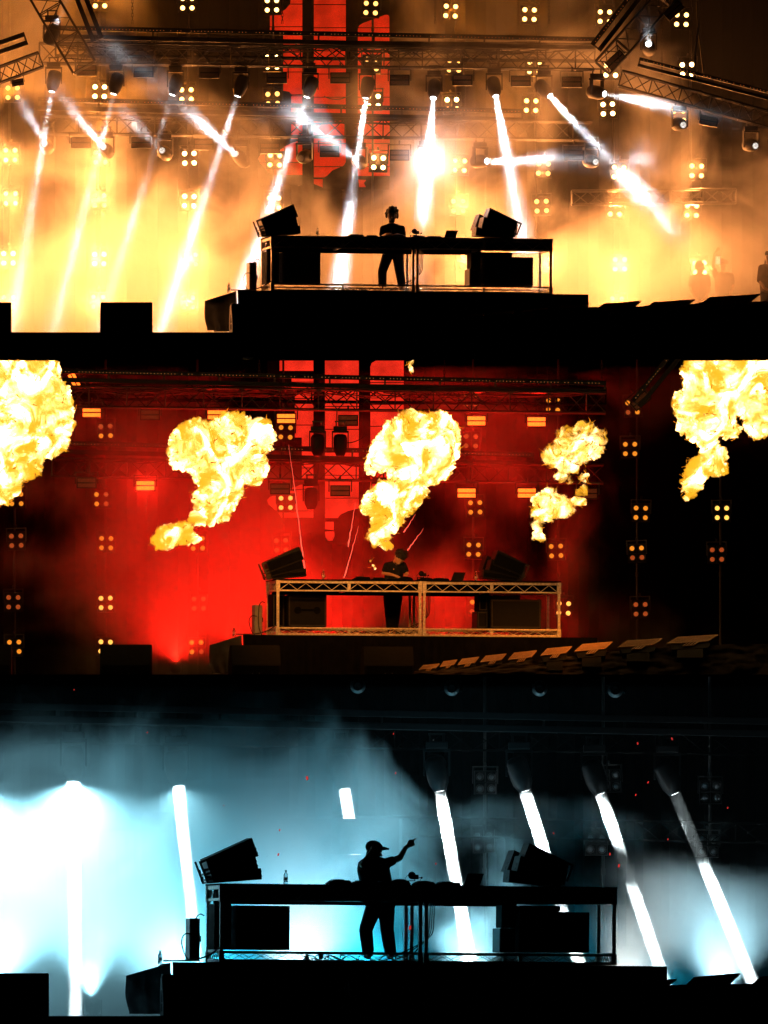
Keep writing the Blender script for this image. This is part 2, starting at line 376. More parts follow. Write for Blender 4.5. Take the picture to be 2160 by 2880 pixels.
def pole(dx, dy0, dy1, y, label, group):
    a, b = P(dx, dy0, y), P(dx, dy1, y)
    t = thing('light_pole', label, 'pole', (b.x, y, b.z), 0, group)
    MB().tube((0, 0, 0), (0, 0, a.z - b.z), .024, 8).build('pipe', MAT['steel'], t)
    me = MB().tube((0, 0, 0), (0, 0, .1), .034, 8).mesh('coupler', MAT['steel'])
    for k in range(int((a.z - b.z) / 1.5)): link('coupler', me, t, (0, 0, .7 + k * 1.5))
    return t

rows1 = [(8, [(216, 2), (405, 7), (587, 11), (801, 17), (974, 24), (1144, 31), (1307, 36), (1472, 42)]),
         (140, [(588, 134), (803, 138), (981, 141), (1154, 144), (1320, 152), (1484, 150)]),
         (215, [(27, 200), (215, 198), (403, 204), (589, 213), (807, 218), (977, 225), (1147, 228), (1313, 235), (1466, 250)]),
         (345, [(22, 335), (217, 340), (409, 342), (594, 346), (818, 351), (993, 357), (1174, 364), (1337, 372), (1505, 369)]),
         (435, [(23, 429), (215, 433), (409, 434), (592, 438), (990, 445), (1170, 445), (1329, 452), (1495, 455)]),
         (560, [(18, 558), (214, 559), (412, 561), (1009, 564), (1178, 569), (1339, 571), (1512, 578)]),
         (652, [(18, 652), (212, 652), (407, 653), (1333, 655)])]
E1 = {0: 55, 1: 16, 2: 100, 3: 430, 4: 760, 5: 950, 6: 950}
for ri, (yy, lst) in enumerate(rows1):
    for ci, (x, y) in enumerate(lst):
        e = E1[ri]
        if (x, y) == (215, 198): e = 420
        if x > 1300 and ri < 3: e *= .35
        if x < 300 and ri < 4: e *= 1.7
        if 560 < x < 830 and ri < 4: e *= .5
        if (x, y) == (1512, 578): e = 700
        blinder(x, y, 8.6 if ri != 1 else 6.5, 'lamp_hot', 'lit four-lamp blinder, %s row from the top, %s from the left, orange stage' % (ORD[ri], ORD[ci]), 'blinders of the orange stage', e,
                (1, .25, .010) if ri < 3 else (1, .318, .078))
for i, x in enumerate((20, 215, 407, 590, 805, 985, 1158, 1325, 1492)):
    pole(x, -295, 718.5, 8.85, 'thin vertical lamp pole, %s from the left on the orange stage' % ORD[i], 'lamp poles of the orange stage')

b2 = [(228, 931, 'w', (1, 3)), (617, 934, 'w', ()), (1017, 863, 'd', ()), (1195, 875, 'w', ()), (1366, 880, 'w', (0, 3)), (1361, 970, 'w', ()), (1017, 953, 'd', ()),
      (219, 1078, 'w', (2, 3)), (617, 1086, 'b', ()), (35, 1078, 'w', ()), (1027, 1096, 'w', ()), (1384, 1108, 'w', ()), (1560, 1108, 'b', ()),
      (35, 1168, 'd', ()), (229, 1173, 'w', ()), (427, 1174, 'w', (1,)), (607, 1178, 'd', ()), (1023, 1187, 'w', ()), (1201, 1190, 'w', ()), (1376, 1194, 'w', (0, 2)), (1549, 1198, 'd', ()),
      (29, 1301, 'd', ()), (228, 1302, 'b', ()), (429, 1304, 'd', ()), (1030, 1311, 'w', (0,)), (1218, 1314, 'b', ()), (1384, 1316, 'd', ()),
      (31, 1397, 'w', (0,)), (228, 1397, 'b', ()), (424, 1398, 'w', (2,))]
seen = {}
for x, y, k, drop in b2:
    kind = {'w': 'lamp_warm', 'd': 'lamp_dim', 'b': 'lamp_bright'}[k]
    look = {'w': 'amber', 'd': 'faint red', 'b': 'bright yellow'}[k]
    rown = 'high under the trusses' if y < 1000 else 'level with the fireballs\' tails' if y < 1130 else 'just above table height' if y < 1250 else 'level with the table' if y < 1350 else 'low behind the monitors'
    side = ['far left', 'left', 'centre left', 'centre', 'centre right', 'right', 'far right'][min(6, int(x / 237))]
    key = (look, rown, side); seen[key] = seen.get(key, 0) + 1
    lab = '%s four-lamp blinder %s, %s, red stage' % (look, rown, side)
    if seen[key] > 1: lab += ', lower one of the two' if y > 1130 else ', lower one' if y > 960 else ', farther right'
    blinder(x, y, 8.6, kind, lab, 'blinders of the red stage', {'w': .6, 'd': 0, 'b': 4}[k], (1, .25, .02), drop=drop)
for i, x in enumerate((32, 228, 426, 612, 1022, 1206, 1376, 1556)):
    pole(x, 776.5, 1459, 8.85, 'thin vertical lamp pole, %s from the left on the red stage' % ORD[i], 'lamp poles of the red stage')
b3 = [(1050, 1691, 'behind the upper part of the centre beam'), (1319, 1686, 'beside the second beam from the right, upper'), (1536, 1710, 'upper, beside the rightmost beam'), (1044, 1817, 'beside the raised pointing arm'), (1288, 1822, 'above the right speakers'), (1530, 1826, 'lower, beside the rightmost beam')]
for x, y, w in b3:
    blinder(x, y, Y3 + 9.0, 'lensoff', 'unlit grey four-lamp blinder %s' % w, 'unlit blinders of the blue stage', s=.87)
for i, x in enumerate((1047, 1303, 1533)):
    pole(x, 1461.5, 2195, Y3 + 9.3, 'thin vertical lamp pole, %s from the left on the blue stage' % ORD[i], 'lamp poles of the blue stage')

o = MB().bbox((0, 0, 0), (.23, .01, .05), .004).build('paper_card', MAT['card'], None, P(524, 775.5, -5.42), (0, R(2), 0)); tag(o, 'small pale card fixed to the deck edge between the two upper stages', 'card')
# ---- moving heads
RED = (1, .010, .004); CY = (.01, .40, .60); WH = (.32, .76, .93)
def head(p, q, yp, yq, energy, label, group, col=(.9, .95, 1), spread=6, dia=.12, lens='lens_on', s=1.0, halo=0, low=False, skirt=True):
    a, b = P(p[0], p[1], yp), P(q[0], q[1], yq); d = (b - a).normalized()
    piv = a - d * .24 * s
    t = thing('moving_head_light', label, 'moving head light', piv, 0, group)
    qd = d.to_track_quat('Z', 'Y')
    hd = MB().lathe([(.075, .0), (.088, 0), (.10, -.03), (.135, -.10), (.15, -.2), (.15, -.40), (.12, -.46), (.06, -.48)], 18).build('head', MAT['black'], t, d * .24 * s, qd, True)
    MB().lathe([(.088, .004), (.088, -.012), (.076, -.012), (.076, .004), (.088, .004)], 18, cap=False).build('lens_ring', MAT['steel'], hd)
    MB().lathe([(.074, -.002), (.05, .006), (.01, .009)], 18).build('lens', MAT[lens], hd)
    yh = .08 if low else .27
    y = MB().box((-.185, -.045, -.06), (-.16, .045, yh)).box((.16, -.045, -.06), (.185, .045, yh)).box((-.185, -.06, yh), (.185, .06, yh + .04 if not low else yh + .03))
    yaw = math.atan2(d.x, -d.y) if abs(d.z) < .6 else 0
    y.build('yoke', MAT['black'], t, rot=(0, 0, yaw))
    if not low: MB().bbox((-.15, -.11, .312), (.15, .11, .41), .015).build('base', MAT['black'], t)
    if not low: MB().tube((-.09, 0, .41), (-.09, 0, .5), .018).tube((.09, 0, .41), (.09, 0, .5), .018).box((-.12, -.02, .50), (.12, .02, .53)).build('clamp', MAT['steel'], t)
    if s != 1: t.scale = (s, s, s)
    if halo: spot(t, d * .29, d, halo, WH, 172, 1, .08, 'added_halo_light')  # wide spot added at the lens to make the smoke around it glow
    if energy:
        beam(t, d * (.24 * s + .014), d, energy * .5, col, spread * .85, dia)
        if skirt: beam(t, d * (.24 * s + .018), d, energy * .6, col, spread * 2.6, dia)
    return t
G1 = 'moving heads on the upper truss, orange stage'; G1b = 'moving heads on the lower truss, orange stage'
UP1 = [((112, 198), (50, 560), 16, 'lens_on', 3), ((245, 203), (140, 620), 12, 'lens_on', 3), ((372, 205), (235, 640), 9, 'lens_on', 3), ((513, 208), (365, 660), 28, 'lens_on', 3),
       ((663, 210), (535, 600), 75, 'lens_on', 3), ((790, 212), (728, 640), 110, 'lens_on', 3), ((936, 212), (915, 460), 130, 'lens_on', 3.5), ((1071, 208), (1122, 480), 120, 'lens_on', 4),
       ((1188, 207), (1352, 385), 200, 'lens_on', 4), ((1306, 203), (1480, 236), 80, 'lens_on', 5)]
for i, (a, b, e, ln, sp) in enumerate(UP1):
    head(a, b, 4.3, 3.6 if i < 6 else 2.6, e, 'moving head hanging from the upper truss, %s from the left, orange stage' % ORD[i], G1, spread=sp, lens=ln)
LO1 = [((97, 310), (42, 212), 6, 3), ((224, 318), (128, 205), 14, 3), ((350, 325), (258, 238), 9, 4), ((510, 333), (290, 140), 45, 5), ((768, 343), (640, 250), 100, 8),
       ((920, 345), (918, 352), 60, 26), ((1052, 348), (1340, 342), 90, 5)]
for i, (a, b, e, sp) in enumerate(LO1):
    head(a, b, 6.0, 2.4 if i != 5 else -1, e, 'moving head below the lower truss with its lens turned %s, %s from the left' % ('outward' if i == 5 else 'right' if i == 6 else 'up left', ORD[i]), G1b, spread=sp, lens='lens_low' if i < 4 else 'lens_on')
for i, (a, b) in enumerate((((1287, 350), (1300, 352)), ((650, 342), (640, 346)), ((1476, 270), (1490, 272)), ((1632, 315), (1650, 318)))):
    head(a, b, 6.2 if i < 2 else 3.6, 5.9 if i < 2 else 3.2, 0, 'unlit moving head %s' % ['below the right end of the lower truss', 'in front of the left red screen column', 'under the sloping right truss', 'hanging at the right picture edge under the sloping truss'][i], 'unlit moving heads, orange stage', lens='lens_low' if i != 1 else 'lensoff')
head((1401, 95), (1396, 30), 3.2, 1.2, 40, 'moving head on the rising right truss, beam pointing up', 'moving heads on the tilted trusses', spread=9)
head((121, 52), (165, -60), 3.2, 3.0, 12, 'moving head on the tilted left truss, glassy round lens', 'moving heads on the tilted trusses', spread=9, lens='lens_low')
head((-8, 190), (20, 240), 3.0, 2.6, 0, 'dark moving head cut by the left picture edge, orange stage', 'moving heads on the tilted trusses', lens='lensoff')
for i, (a, kind) in enumerate((((680, 950), 1), ((690, 1120), 1), ((480, 960), 0), ((800, 935), 0))):
    pass
for i, (x, y) in enumerate(((686, 985), (672, 1100), (735, 985), (820, 1095))):
    head((x, y), (x, y + 40), 4.4 if i % 2 == 0 else 6.2, 4.4 if i % 2 == 0 else 6.2, 0, 'unlit moving head %s, red stage' % ['over the gap between left and middle red screens', 'lower, beside the lit blinder', 'upper, on the middle red screen column', 'lower, behind the middle fireball'][i], 'unlit moving heads, red stage', lens='lensoff')
B3 = [((159, 1683), (164, 2300), 1300, 2.5, 'leftmost, straight down'), ((384, 1692), (428, 2100), 450, 2, 'second from the left'), ((742, 1698), (766, 1830), 500, 2, 'above the dark screen'),
      ((950, 1704), (1022, 2120), 1300, 2.5, 'right of the pointing hand'), ((1133, 1704), (1210, 1950), 900, 2, 'above the right speakers'), ((1296, 1710), (1415, 2060), 560, 2, 'second from the right'), ((1456, 1710), (1600, 2060), 600, 2.5, 'rightmost')]
for i, (a, b, e, sp, w) in enumerate(B3):
    hy = Y3 + (6.2 if i < 2 else 7.2 if i == 2 else 6.0)
    head(a, b, hy, hy, e, 'moving head with a white beam, %s, blue stage' % w, 'moving heads of the blue stage', col=(.80, .97, 1), spread=sp * (.8 if i < 3 else .62), dia=.165, s=1.12, skirt=False, halo={0: 3600, 1: 600}.get(i, 0))
for i, (x, y) in enumerate(((773, 1482), (976, 1487), (1166, 1488), (1329, 1491))):
    head((x, y), (x, y + 6), Y3 + 3, Y3 + 1.0, 0, 'unlit moving head under the roof, %s from the left, blue stage' % ORD[i], 'unlit moving heads under the blue stage roof', lens='lensoff', s=.8, low=True)

head((-60, 1690), (-50, 2300), Y3 + 6, Y3 + 6, 900, 'unseen moving head added beyond the left picture edge, blue stage', 'moving heads of the blue stage', col=(.8, .97, 1), spread=2.5, dia=.165, s=1.12, halo=4500)  # head added out of view to brighten the smoke at left

# ---- strobes
def make_strobe():
    t = thing('strobe_light', 'x', 'strobe light')
    h = MB().box((-.22, .03, -.12), (.22, .14, .12))
    for z0, z1 in ((.10, .12), (-.01, .01), (-.12, -.10)): h.box((-.22, 0, z0), (.22, .03, z1))
    h.box((-.22, 0, -.10), (-.20, .03, -.01)).box((-.22, 0, .01), (-.20, .03, .10)).box((.20, 0, -.10), (.22, .03, -.01)).box((.20, 0, .01), (.22, .03, .10))
    h.build('housing', MAT['black'], t)
    me = MB().box((-.195, -.004, -.04), (.195, .0035, .04)).mesh('light_bar', MAT['strobe_off'])
    for z in (.055, -.055): link('light_bar', me, t, (0, 0, z))
    MB().box((-.26, .06, -.02), (-.235, .10, .22)).box((.235, .06, -.02), (.26, .10, .22)).box((-.26, .06, .22), (.26, .10, .24)).tube((0, .08, .24), (0, .08, .33), .02).build('yoke', MAT['steel'], t)
    return t
ST = make_strobe(); bar_on = [c for c in ST.children if c.name.startswith('light_bar')][0].data.copy(); bar_on.materials.clear(); bar_on.materials.append(MAT['strobe_on'])
halo_me = MB().box((-.212, .004, -.112), (.212, .0105, .112)).mesh('halo_plate', MAT['strobe_halo'])  # red bloom round the bars, painted as a glowing plate behind them
def strobe(dx, dy, y, on, label, group, energy=0, rot=(0, 0, 0), s=1):
    t = clone(ST, P(dx, dy, y), rot, label, group, {'light_bar': bar_on} if on else None)
    if s != 1: t.scale = (s,) * 3
    if on: link('halo_plate', halo_me, t)
    if energy: spot(t, (0, -.03, 0), (0, -1, -.1), energy, (1, .012, .006), 165, .5, .12)
    return t
for i, (x, y) in enumerate(((187, 152), (310, 155), (452, 157), (598, 168), (735, 168), (863, 173), (999, 173), (1125, 175), (1235, 177))):
    strobe(x, y, 4.2, 0, 'unlit strobe panel hanging from the upper truss, %s from the left, orange stage' % ORD[i], 'strobes on the upper truss, orange stage')
for i, (x, y) in enumerate(((175, 308), (305, 308), (440, 312), (583, 320), (712, 327), (863, 335), (1240, 335))):
    strobe(x, y, 6.1, 0, 'unlit strobe panel below the lower truss, %s from the left, orange stage' % ORD[i], 'strobes on the lower truss, orange stage')
s2 = [(198, 891, 1, 'upper left'), (468, 896, 1, 'half hidden by the top of the left fireball'), (618, 904, 1, 'upper, beside the left red screen'), (1029, 909, 1, 'upper, right of the middle fireball'),
      (1159, 911, 1, 'upper, above the small fireball'), (314, 1049, 1, 'lower, left of the left fireball'), (1008, 1065, 1, 'lower, right of the middle fireball'), (1138, 1065, 1, 'lower, beside the small fireball')]
for x, y, on, w in s2: strobe(x, y, 5.4, 1, 'strobe with two glowing bars, %s, red stage' % w, 'lit strobes of the red stage', 330 if x == 314 else 230 if x in (1008, 1029, 1138, 1159) else 120)
strobe(160, 821, 5, 1, 'tilted glowing strobe beside the far left fireball', 'lit strobes of the red stage', 10, (0, R(62), 0), .8)
for x, y, w in ((324, 896, 'upper left'), (187, 1043, 'lower far left'), (605, 1056, 'lower, above the lit blinder'), (735, 1060, 'lower, on the middle red screen column'), (752, 908, 'upper, on the middle red screen column'), (1270, 1066, 'lower, right of the small fireball')):
    strobe(x, y, 5.4, 0, 'unlit dark strobe panel, %s, red stage' % w, 'unlit strobes of the red stage')
strobe(1384, 866, 5, 0, 'tilted unlit strobe high on the dark right side, red stage', 'unlit strobes of the red stage', 0, (0, R(-40), 0))
strobe(1455, 22, 3, 0, 'tilted strobe on the rising right truss, orange stage', 'strobes on the tilted trusses', 0, (0, R(-42), 0))
strobe(1330, 130, 3, 0, 'tilted strobe at the foot of the rising right truss', 'strobes on the tilted trusses', 0, (0, R(-42), 0))
strobe(1531, 261, 3.2, 0, 'strobe hanging under the sloping right truss', 'strobes on the tilted trusses', 0, (0, R(10), 0), .9)
strobe(38, 178, 3, 0, 'small strobe under the left edge truss, orange stage', 'strobes on the tilted trusses', 0, (0, R(-10), 0), .6)

# ---- trusses
def truss(a, b, h, d, pitch, label, group, m='steel', r=.024):
    a, b = Vector(a), Vector(b); L = (b - a).length
    t = thing('lighting_truss', label, 'truss', a, 0, group)
    v = (b - a); t.rotation_euler = (0, -math.atan2(v.z, math.hypot(v.x, v.y)), math.atan2(v.y, v.x))
    ch = MB().tube((0, 0, 0), (L, 0, 0), r, 8).mesh('chord', MAT[m])
    for y in (0, d):
        for z in (0, -h): link('chord', ch, t, (0, y, z))
    n = max(1, round(L / pitch)); p = L / n
    br = {}
    for side, (A, B) in {'f': ((0, 0, 0), (p, 0, -h)), 'b': ((0, 0, -h), (p, 0, 0))}.items():
        br[side] = MB().tube(A, B, r * .55, 6).mesh('brace', MAT[m])
    cr = MB().tube((0, 0, 0), (0, d, 0), r * .55, 6).mesh('cross_bar', MAT[m]); up = MB().tube((0, 0, 0), (0, 0, -h), r * .6, 6).mesh('upright', MAT[m])
    for i in range(n):
        link('brace', br['f' if i % 2 == 0 else 'b'], t, (i * p, 0, 0)); link('brace', br['b' if i % 2 == 0 else 'f'], t, (i * p, d, 0))
    for i in range(0, n + 1, 2):
        for y in (0, d): link('upright', up, t, (i * p, y, 0))
        link('cross_bar', cr, t, (i * p, 0, 0)); link('cross_bar', cr, t, (i * p, 0, -h))
    return t
def batten(a, b, label, group, gap=.19, dots=True, th=.10):
    a, b = Vector(a), Vector(b); L = (b - a).length; v = b - a
    t = thing('light_batten', label, 'light batten', a, 0, group); t.rotation_euler = (0, -math.atan2(v.z, math.hypot(v.x, v.y)), math.atan2(v.y, v.x))
    me = MB().bbox((0, 0, 0), (L, .12, th), .008).mesh('rail', MAT['black'])
    link('rail', me, t); link('rail', me, t, (0, 0, -gap))
    k = int(L / 1.2); me = MB().box((-.02, .03, -gap + th + .001), (.02, .09, -.001)).mesh('bracket', MAT['steel'])
    for i in range(k + 1): link('bracket', me, t, (min(L - .02, max(.02, i * L / max(k, 1))), 0, 0))
    if dots:
        mb = MB(); rnd = random.Random(int(L * 100)); x = .1
        while x < L - .1:
            if rnd.random() < .8: mb.box((x, -.006, th * .32), (x + .014, -.001, th * .32 + .014))
            x += .075
        mb.build('pixel_row', MAT['pixel'], t)['kind'] = 'stuff'
    return t
def cables(p, q, n, label, seed, sag=.1, name='cable'):
    rnd = random.Random(seed); mb = MB(); a, b = Vector(p), Vector(q)
    for k in range(n):
        t0 = rnd.uniform(0, .8); t1 = min(1, t0 + rnd.uniform(.04, .2)); s = rnd.uniform(.3, 1) * sag; off = Vector((0, rnd.uniform(0, .3), rnd.uniform(-.02, .06)))
        pts = [a.lerp(b, t0 + (t1 - t0) * i / 8) + off + Vector((0, 0, -s * 4 * (i / 8) * (1 - i / 8))) for i in range(9)]
        mb.path(pts, rnd.uniform(.008, .015), 4)
    return tag(mb.build(name, MAT['rubber']), label, 'cables')
def chain(dx, dy0, dy1, y, label, group):
    a, b = P(dx, dy0, y), P(dx, dy1, y); mb = MB(); L = a.z - b.z; n = int(L / .075)
    for i in range(n):
        z = -i * L / n; w = .016 if i % 2 else .004
        for s in (-1, 1): mb.tube((s * w, s * (.018 - w), z), (s * w, s * (.018 - w), z - L / n * 1.25), .006, 4)
    o = mb.build('hoist_chain', MAT['steel'], None, a); return tag(o, label, 'chain', group)

for st, oy, ox, lab in ((1, 0, 0, 'orange'), (2, 742, 24, 'red')):
    yy = 4.4
    truss(P(85 + ox, 92 + oy, yy), P(1285 + ox, 106 + oy, yy), .44, .45, .42, 'long horizontal upper lighting truss, %s stage' % lab, 'horizontal trusses')
    truss(P(88 + ox, 248 + oy, 6.3), P(1280 + ox, 262 + oy, 6.3), .40, .45, .42, 'long horizontal lower lighting truss, %s stage' % lab, 'horizontal trusses')
    truss(P(120 + ox, 84 + oy, yy + 1.1), P(1285 + ox, 96 + oy, yy + 1.1), .36, .35, .55, 'second upper truss just behind the first, %s stage' % lab, 'horizontal trusses', 'matte', .028)
    batten(P(92 + ox, 64 + oy, yy), P(1285 + ox, 90 + oy, yy), 'upper double rail batten with tiny lamps, %s stage' % lab, 'double rail battens')
    batten(P(82 + ox, 219 + oy, 6.3), P(1130 + ox, 245 + oy, 6.3), 'lower double rail batten with tiny lamps, %s stage' % lab, 'double rail battens')
    cables(P(90 + ox, 98 + oy, yy - .05), P(1280 + ox, 112 + oy, yy - .05), 46, 'black cables looped along the upper truss, %s stage' % lab, 3 + st, .12)
    cables(P(90 + ox, 252 + oy, 6.2), P(1280 + ox, 264 + oy, 6.2), 30, 'black cables looped along the lower truss, %s stage' % lab, 8 + st, .10)
    o = MB().path([P(700 + ox, 208 + oy, 5) + Vector((.7 * i / 10, 0, -.12 * 4 * (i / 10) * (1 - i / 10) + .12 * i / 10)) for i in range(11)], .012).build('cable', MAT['rubber'])
    tag(o, 'single chain cable sagging across the middle red screen, %s stage' % lab, 'cable')
for x, w in ((286, 'left of the left speakers'), (610, 'left of the screens'), (940, 'right of the screens'), (1186, 'right, thin'), (1430, 'by the sloping truss')):
    chain(x, -290, 50 if x != 1430 else 160, 4.6, 'hoist chain %s, orange stage' % w, 'hoist chains, orange stage')
for x, w in ((560, 'left of the screens'), (960, 'behind the middle fireball'), (1300, 'on the dark right side')):
    chain(x, 777, 830, 4.6, 'hoist chain %s, red stage' % w, 'hoist chains, red stage')
# tilted trusses of the orange stage
truss(P(95, -60, 3.0), P(205, 130, 3.0), .55, .5, .4, 'truss tilted down to the right at upper left, orange stage', 'tilted trusses')
batten(P(155, -70, 2.9), P(215, 85, 2.9), 'batten on the tilted upper left truss', 'tilted battens', dots=False)
truss(P(-60, 165, 2.8), P(82, 112, 2.8), .33, .4, .26, 'short truss at the left picture edge rising to the right', 'tilted trusses')
batten(P(-60, 118, 2.8), P(55, 78, 2.8), 'short batten above the left edge truss', 'tilted battens', dots=False)
truss(P(1286, 132, 3.0), P(1440, -40, 3.0), .42, .4, .34, 'truss rising to the upper right corner, orange stage', 'tilted trusses')
batten(P(1283, 100, 2.9), P(1400, -50, 2.9), 'batten along the truss rising to the upper right', 'tilted battens')
truss(P(1345, 152, 3.0), P(1700, 250, 3.0), .34, .4, .34, 'truss sloping down to the right picture edge, orange stage', 'tilted trusses')
batten(P(1380, 130, 2.9), P(1700, 212, 2.9), 'batten with a dotted lamp row above the sloping right truss', 'tilted battens', gap=.14, th=.07)
truss(P(1235, 412, 8.0), P(1590, 408, 8.0), .3, .4, .36, 'half hidden truss low in the smoke at right, orange stage', 'horizontal trusses')
batten(P(1370, 870, 4), P(1460, 760, 4), 'dotted batten rising at the upper right of the red stage', 'tilted battens')
o = MB().path([P(1505, -20, 3.1), P(1508, 60, 3.1), P(1497, 175, 3.1)], .018).path([P(1508, 60, 3.1), P(1520, 160, 3.1)], .018).build('sling', MAT['rubber']); tag(o, 'dark forked sling holding the sloping right truss', 'sling')
# blue stage overhead trusses
truss(P(-50, 1560, Y3 + 8.4), P(1700, 1590, Y3 + 8.4), .3, .35, .4, 'dim horizontal truss high above the blue stage', 'horizontal trusses', 'matte', .015)
truss(P(-50, 1745, Y3 + 9), P(1700, 1780, Y3 + 9), .3, .35, .4, 'dim horizontal truss behind the beams, blue stage', 'horizontal trusses', 'matte', .015)
batten(P(-50, 1531, Y3 + 5.6), P(1700, 1566, Y3 + 5.6), 'dim double rail batten high above the blue stage', 'double rail battens', dots=False)

# ---- red LED screens
def screens(st, y, ox, oy, matk, polys):
    names = ['left', 'middle', 'right']
    for i, (x0, x1, lst) in enumerate(polys):
        a = P(x0, 0, y); b = P(x1, 0, y); ztop = P(0, lst[0], y).z; zbot = P(0, lst[1], y).z
        t = thing('led_screen', '%s column of the red screen wall, %s stage' % (names[i], NM[st]), 'LED screen', (a.x, y, zbot), 0, 'red screen columns')
        w = b.x - a.x; n = max(1, round((ztop - zbot) / .5)); ph = (ztop - zbot) / n
        pm = MB().bbox((.003, .012, .003), (w - .003, .09, ph - .003), .004).mesh('panel', MAT['matte'])
        for k in range(n): link('panel', pm, t, (0, 0, k * ph))
        MB().tube((.08, .13, 0), (.08, .13, ztop - zbot), .03).tube((w - .08, .13, 0), (w - .08, .13, ztop - zbot), .03).build('frame', MAT['steel'], t)
        for k in range(1, n): MB().box((0, -.006, k * ph - .009), (w, .010, k * ph + .009)).build('seam', MAT['matte'], t)
        for poly in lst[2]:
            pts = []
            for (px, py) in poly:
                q = P(px, py, y); pts.append((q.x - a.x, q.z - zbot))
            MB().prism(pts, 0, .008).build('lit_area', MAT[matk], t)
screens(1, 9.6, 0, 0, 'screen1', [
    (557, 653, (-40, 400, [[(583, 68), (583, 34), (600, 30), (617, 20), (627, 8), (629, -30), (653, -30), (653, 68)], [(612, 70), (653, 70), (653, 206), (631, 206), (625, 198), (612, 196)], [(629, 208), (653, 208), (653, 300), (629, 300)],
                           [(653, 302), (653, 378), (592, 378), (580, 372), (562, 352), (558, 342), (564, 333), (578, 331), (597, 331), (612, 318), (630, 309)]])),
    (678, 748, (-40, 410, [[(678, -30), (747, -30), (747, 350), (742, 358), (718, 368), (706, 380), (700, 383), (678, 383)], [(678, 387), (697, 387), (697, 405), (678, 397)]])),
    (773, 842, (-40, 410, [[(773, 380), (773, 62), (776, 55), (784, 50), (832, 32), (838, 32), (841, 36), (842, 380)], [(774, 388), (791, 389), (786, 395), (790, 404), (776, 404)]]))])
screens(2, 9.6, 0, 0, 'screen2', [
    (577, 677, (779, 1150, [[(604, 779), (677, 779), (677, 801), (604, 801)], [(630, 812), (677, 812), (677, 860), (637, 860), (637, 846), (630, 846)], [(637, 862), (677, 862), (677, 964), (652, 964), (652, 945), (637, 945)], [(652, 966), (677, 966), (677, 1038), (652, 1038)],
                            [(677, 1040), (677, 1118), (608, 1118), (600, 1106), (580, 1090), (577, 1080), (584, 1072), (600, 1070), (625, 1056), (650, 1047)]])),
    (702, 775, (779, 1175, [[(702, 779), (775, 779), (775, 1098), (752, 1104), (735, 1112), (730, 1119), (702, 1119)], [(702, 1127), (721, 1127), (721, 1145), (702, 1143)], [(702, 1148), (722, 1148), (723, 1158), (718, 1168), (708, 1168), (703, 1160)]])),
    (800, 873, (779, 1110, [[(800, 1100), (800, 792), (803, 784), (812, 779), (872, 779), (872, 1100)]]))])
# second, dark screen standing behind the DJ on the blue stage
t = thing('dark_screen', 'dark unlit screen standing behind the pointing DJ', 'LED screen', P(500, 2078, Y3 + 6.6))
w = (862 - 500) * M(Y3 + 6.6); hgt = (2078 - 1768) * M(Y3 + 6.6)
for i in range(5):
    for k in range(4): MB().bbox((i * w / 5 + .002, 0, k * hgt / 4 + .002), ((i + 1) * w / 5 - .002, .08, (k + 1) * hgt / 4 - .002), .004).build('panel', MAT['scrim'], t)
MB().box((w + .002, -.01, 0), (w + .05, .09, hgt)).box((-.05, -.01, 0), (-.002, .09, hgt)).build('frame', MAT['grey'], t)

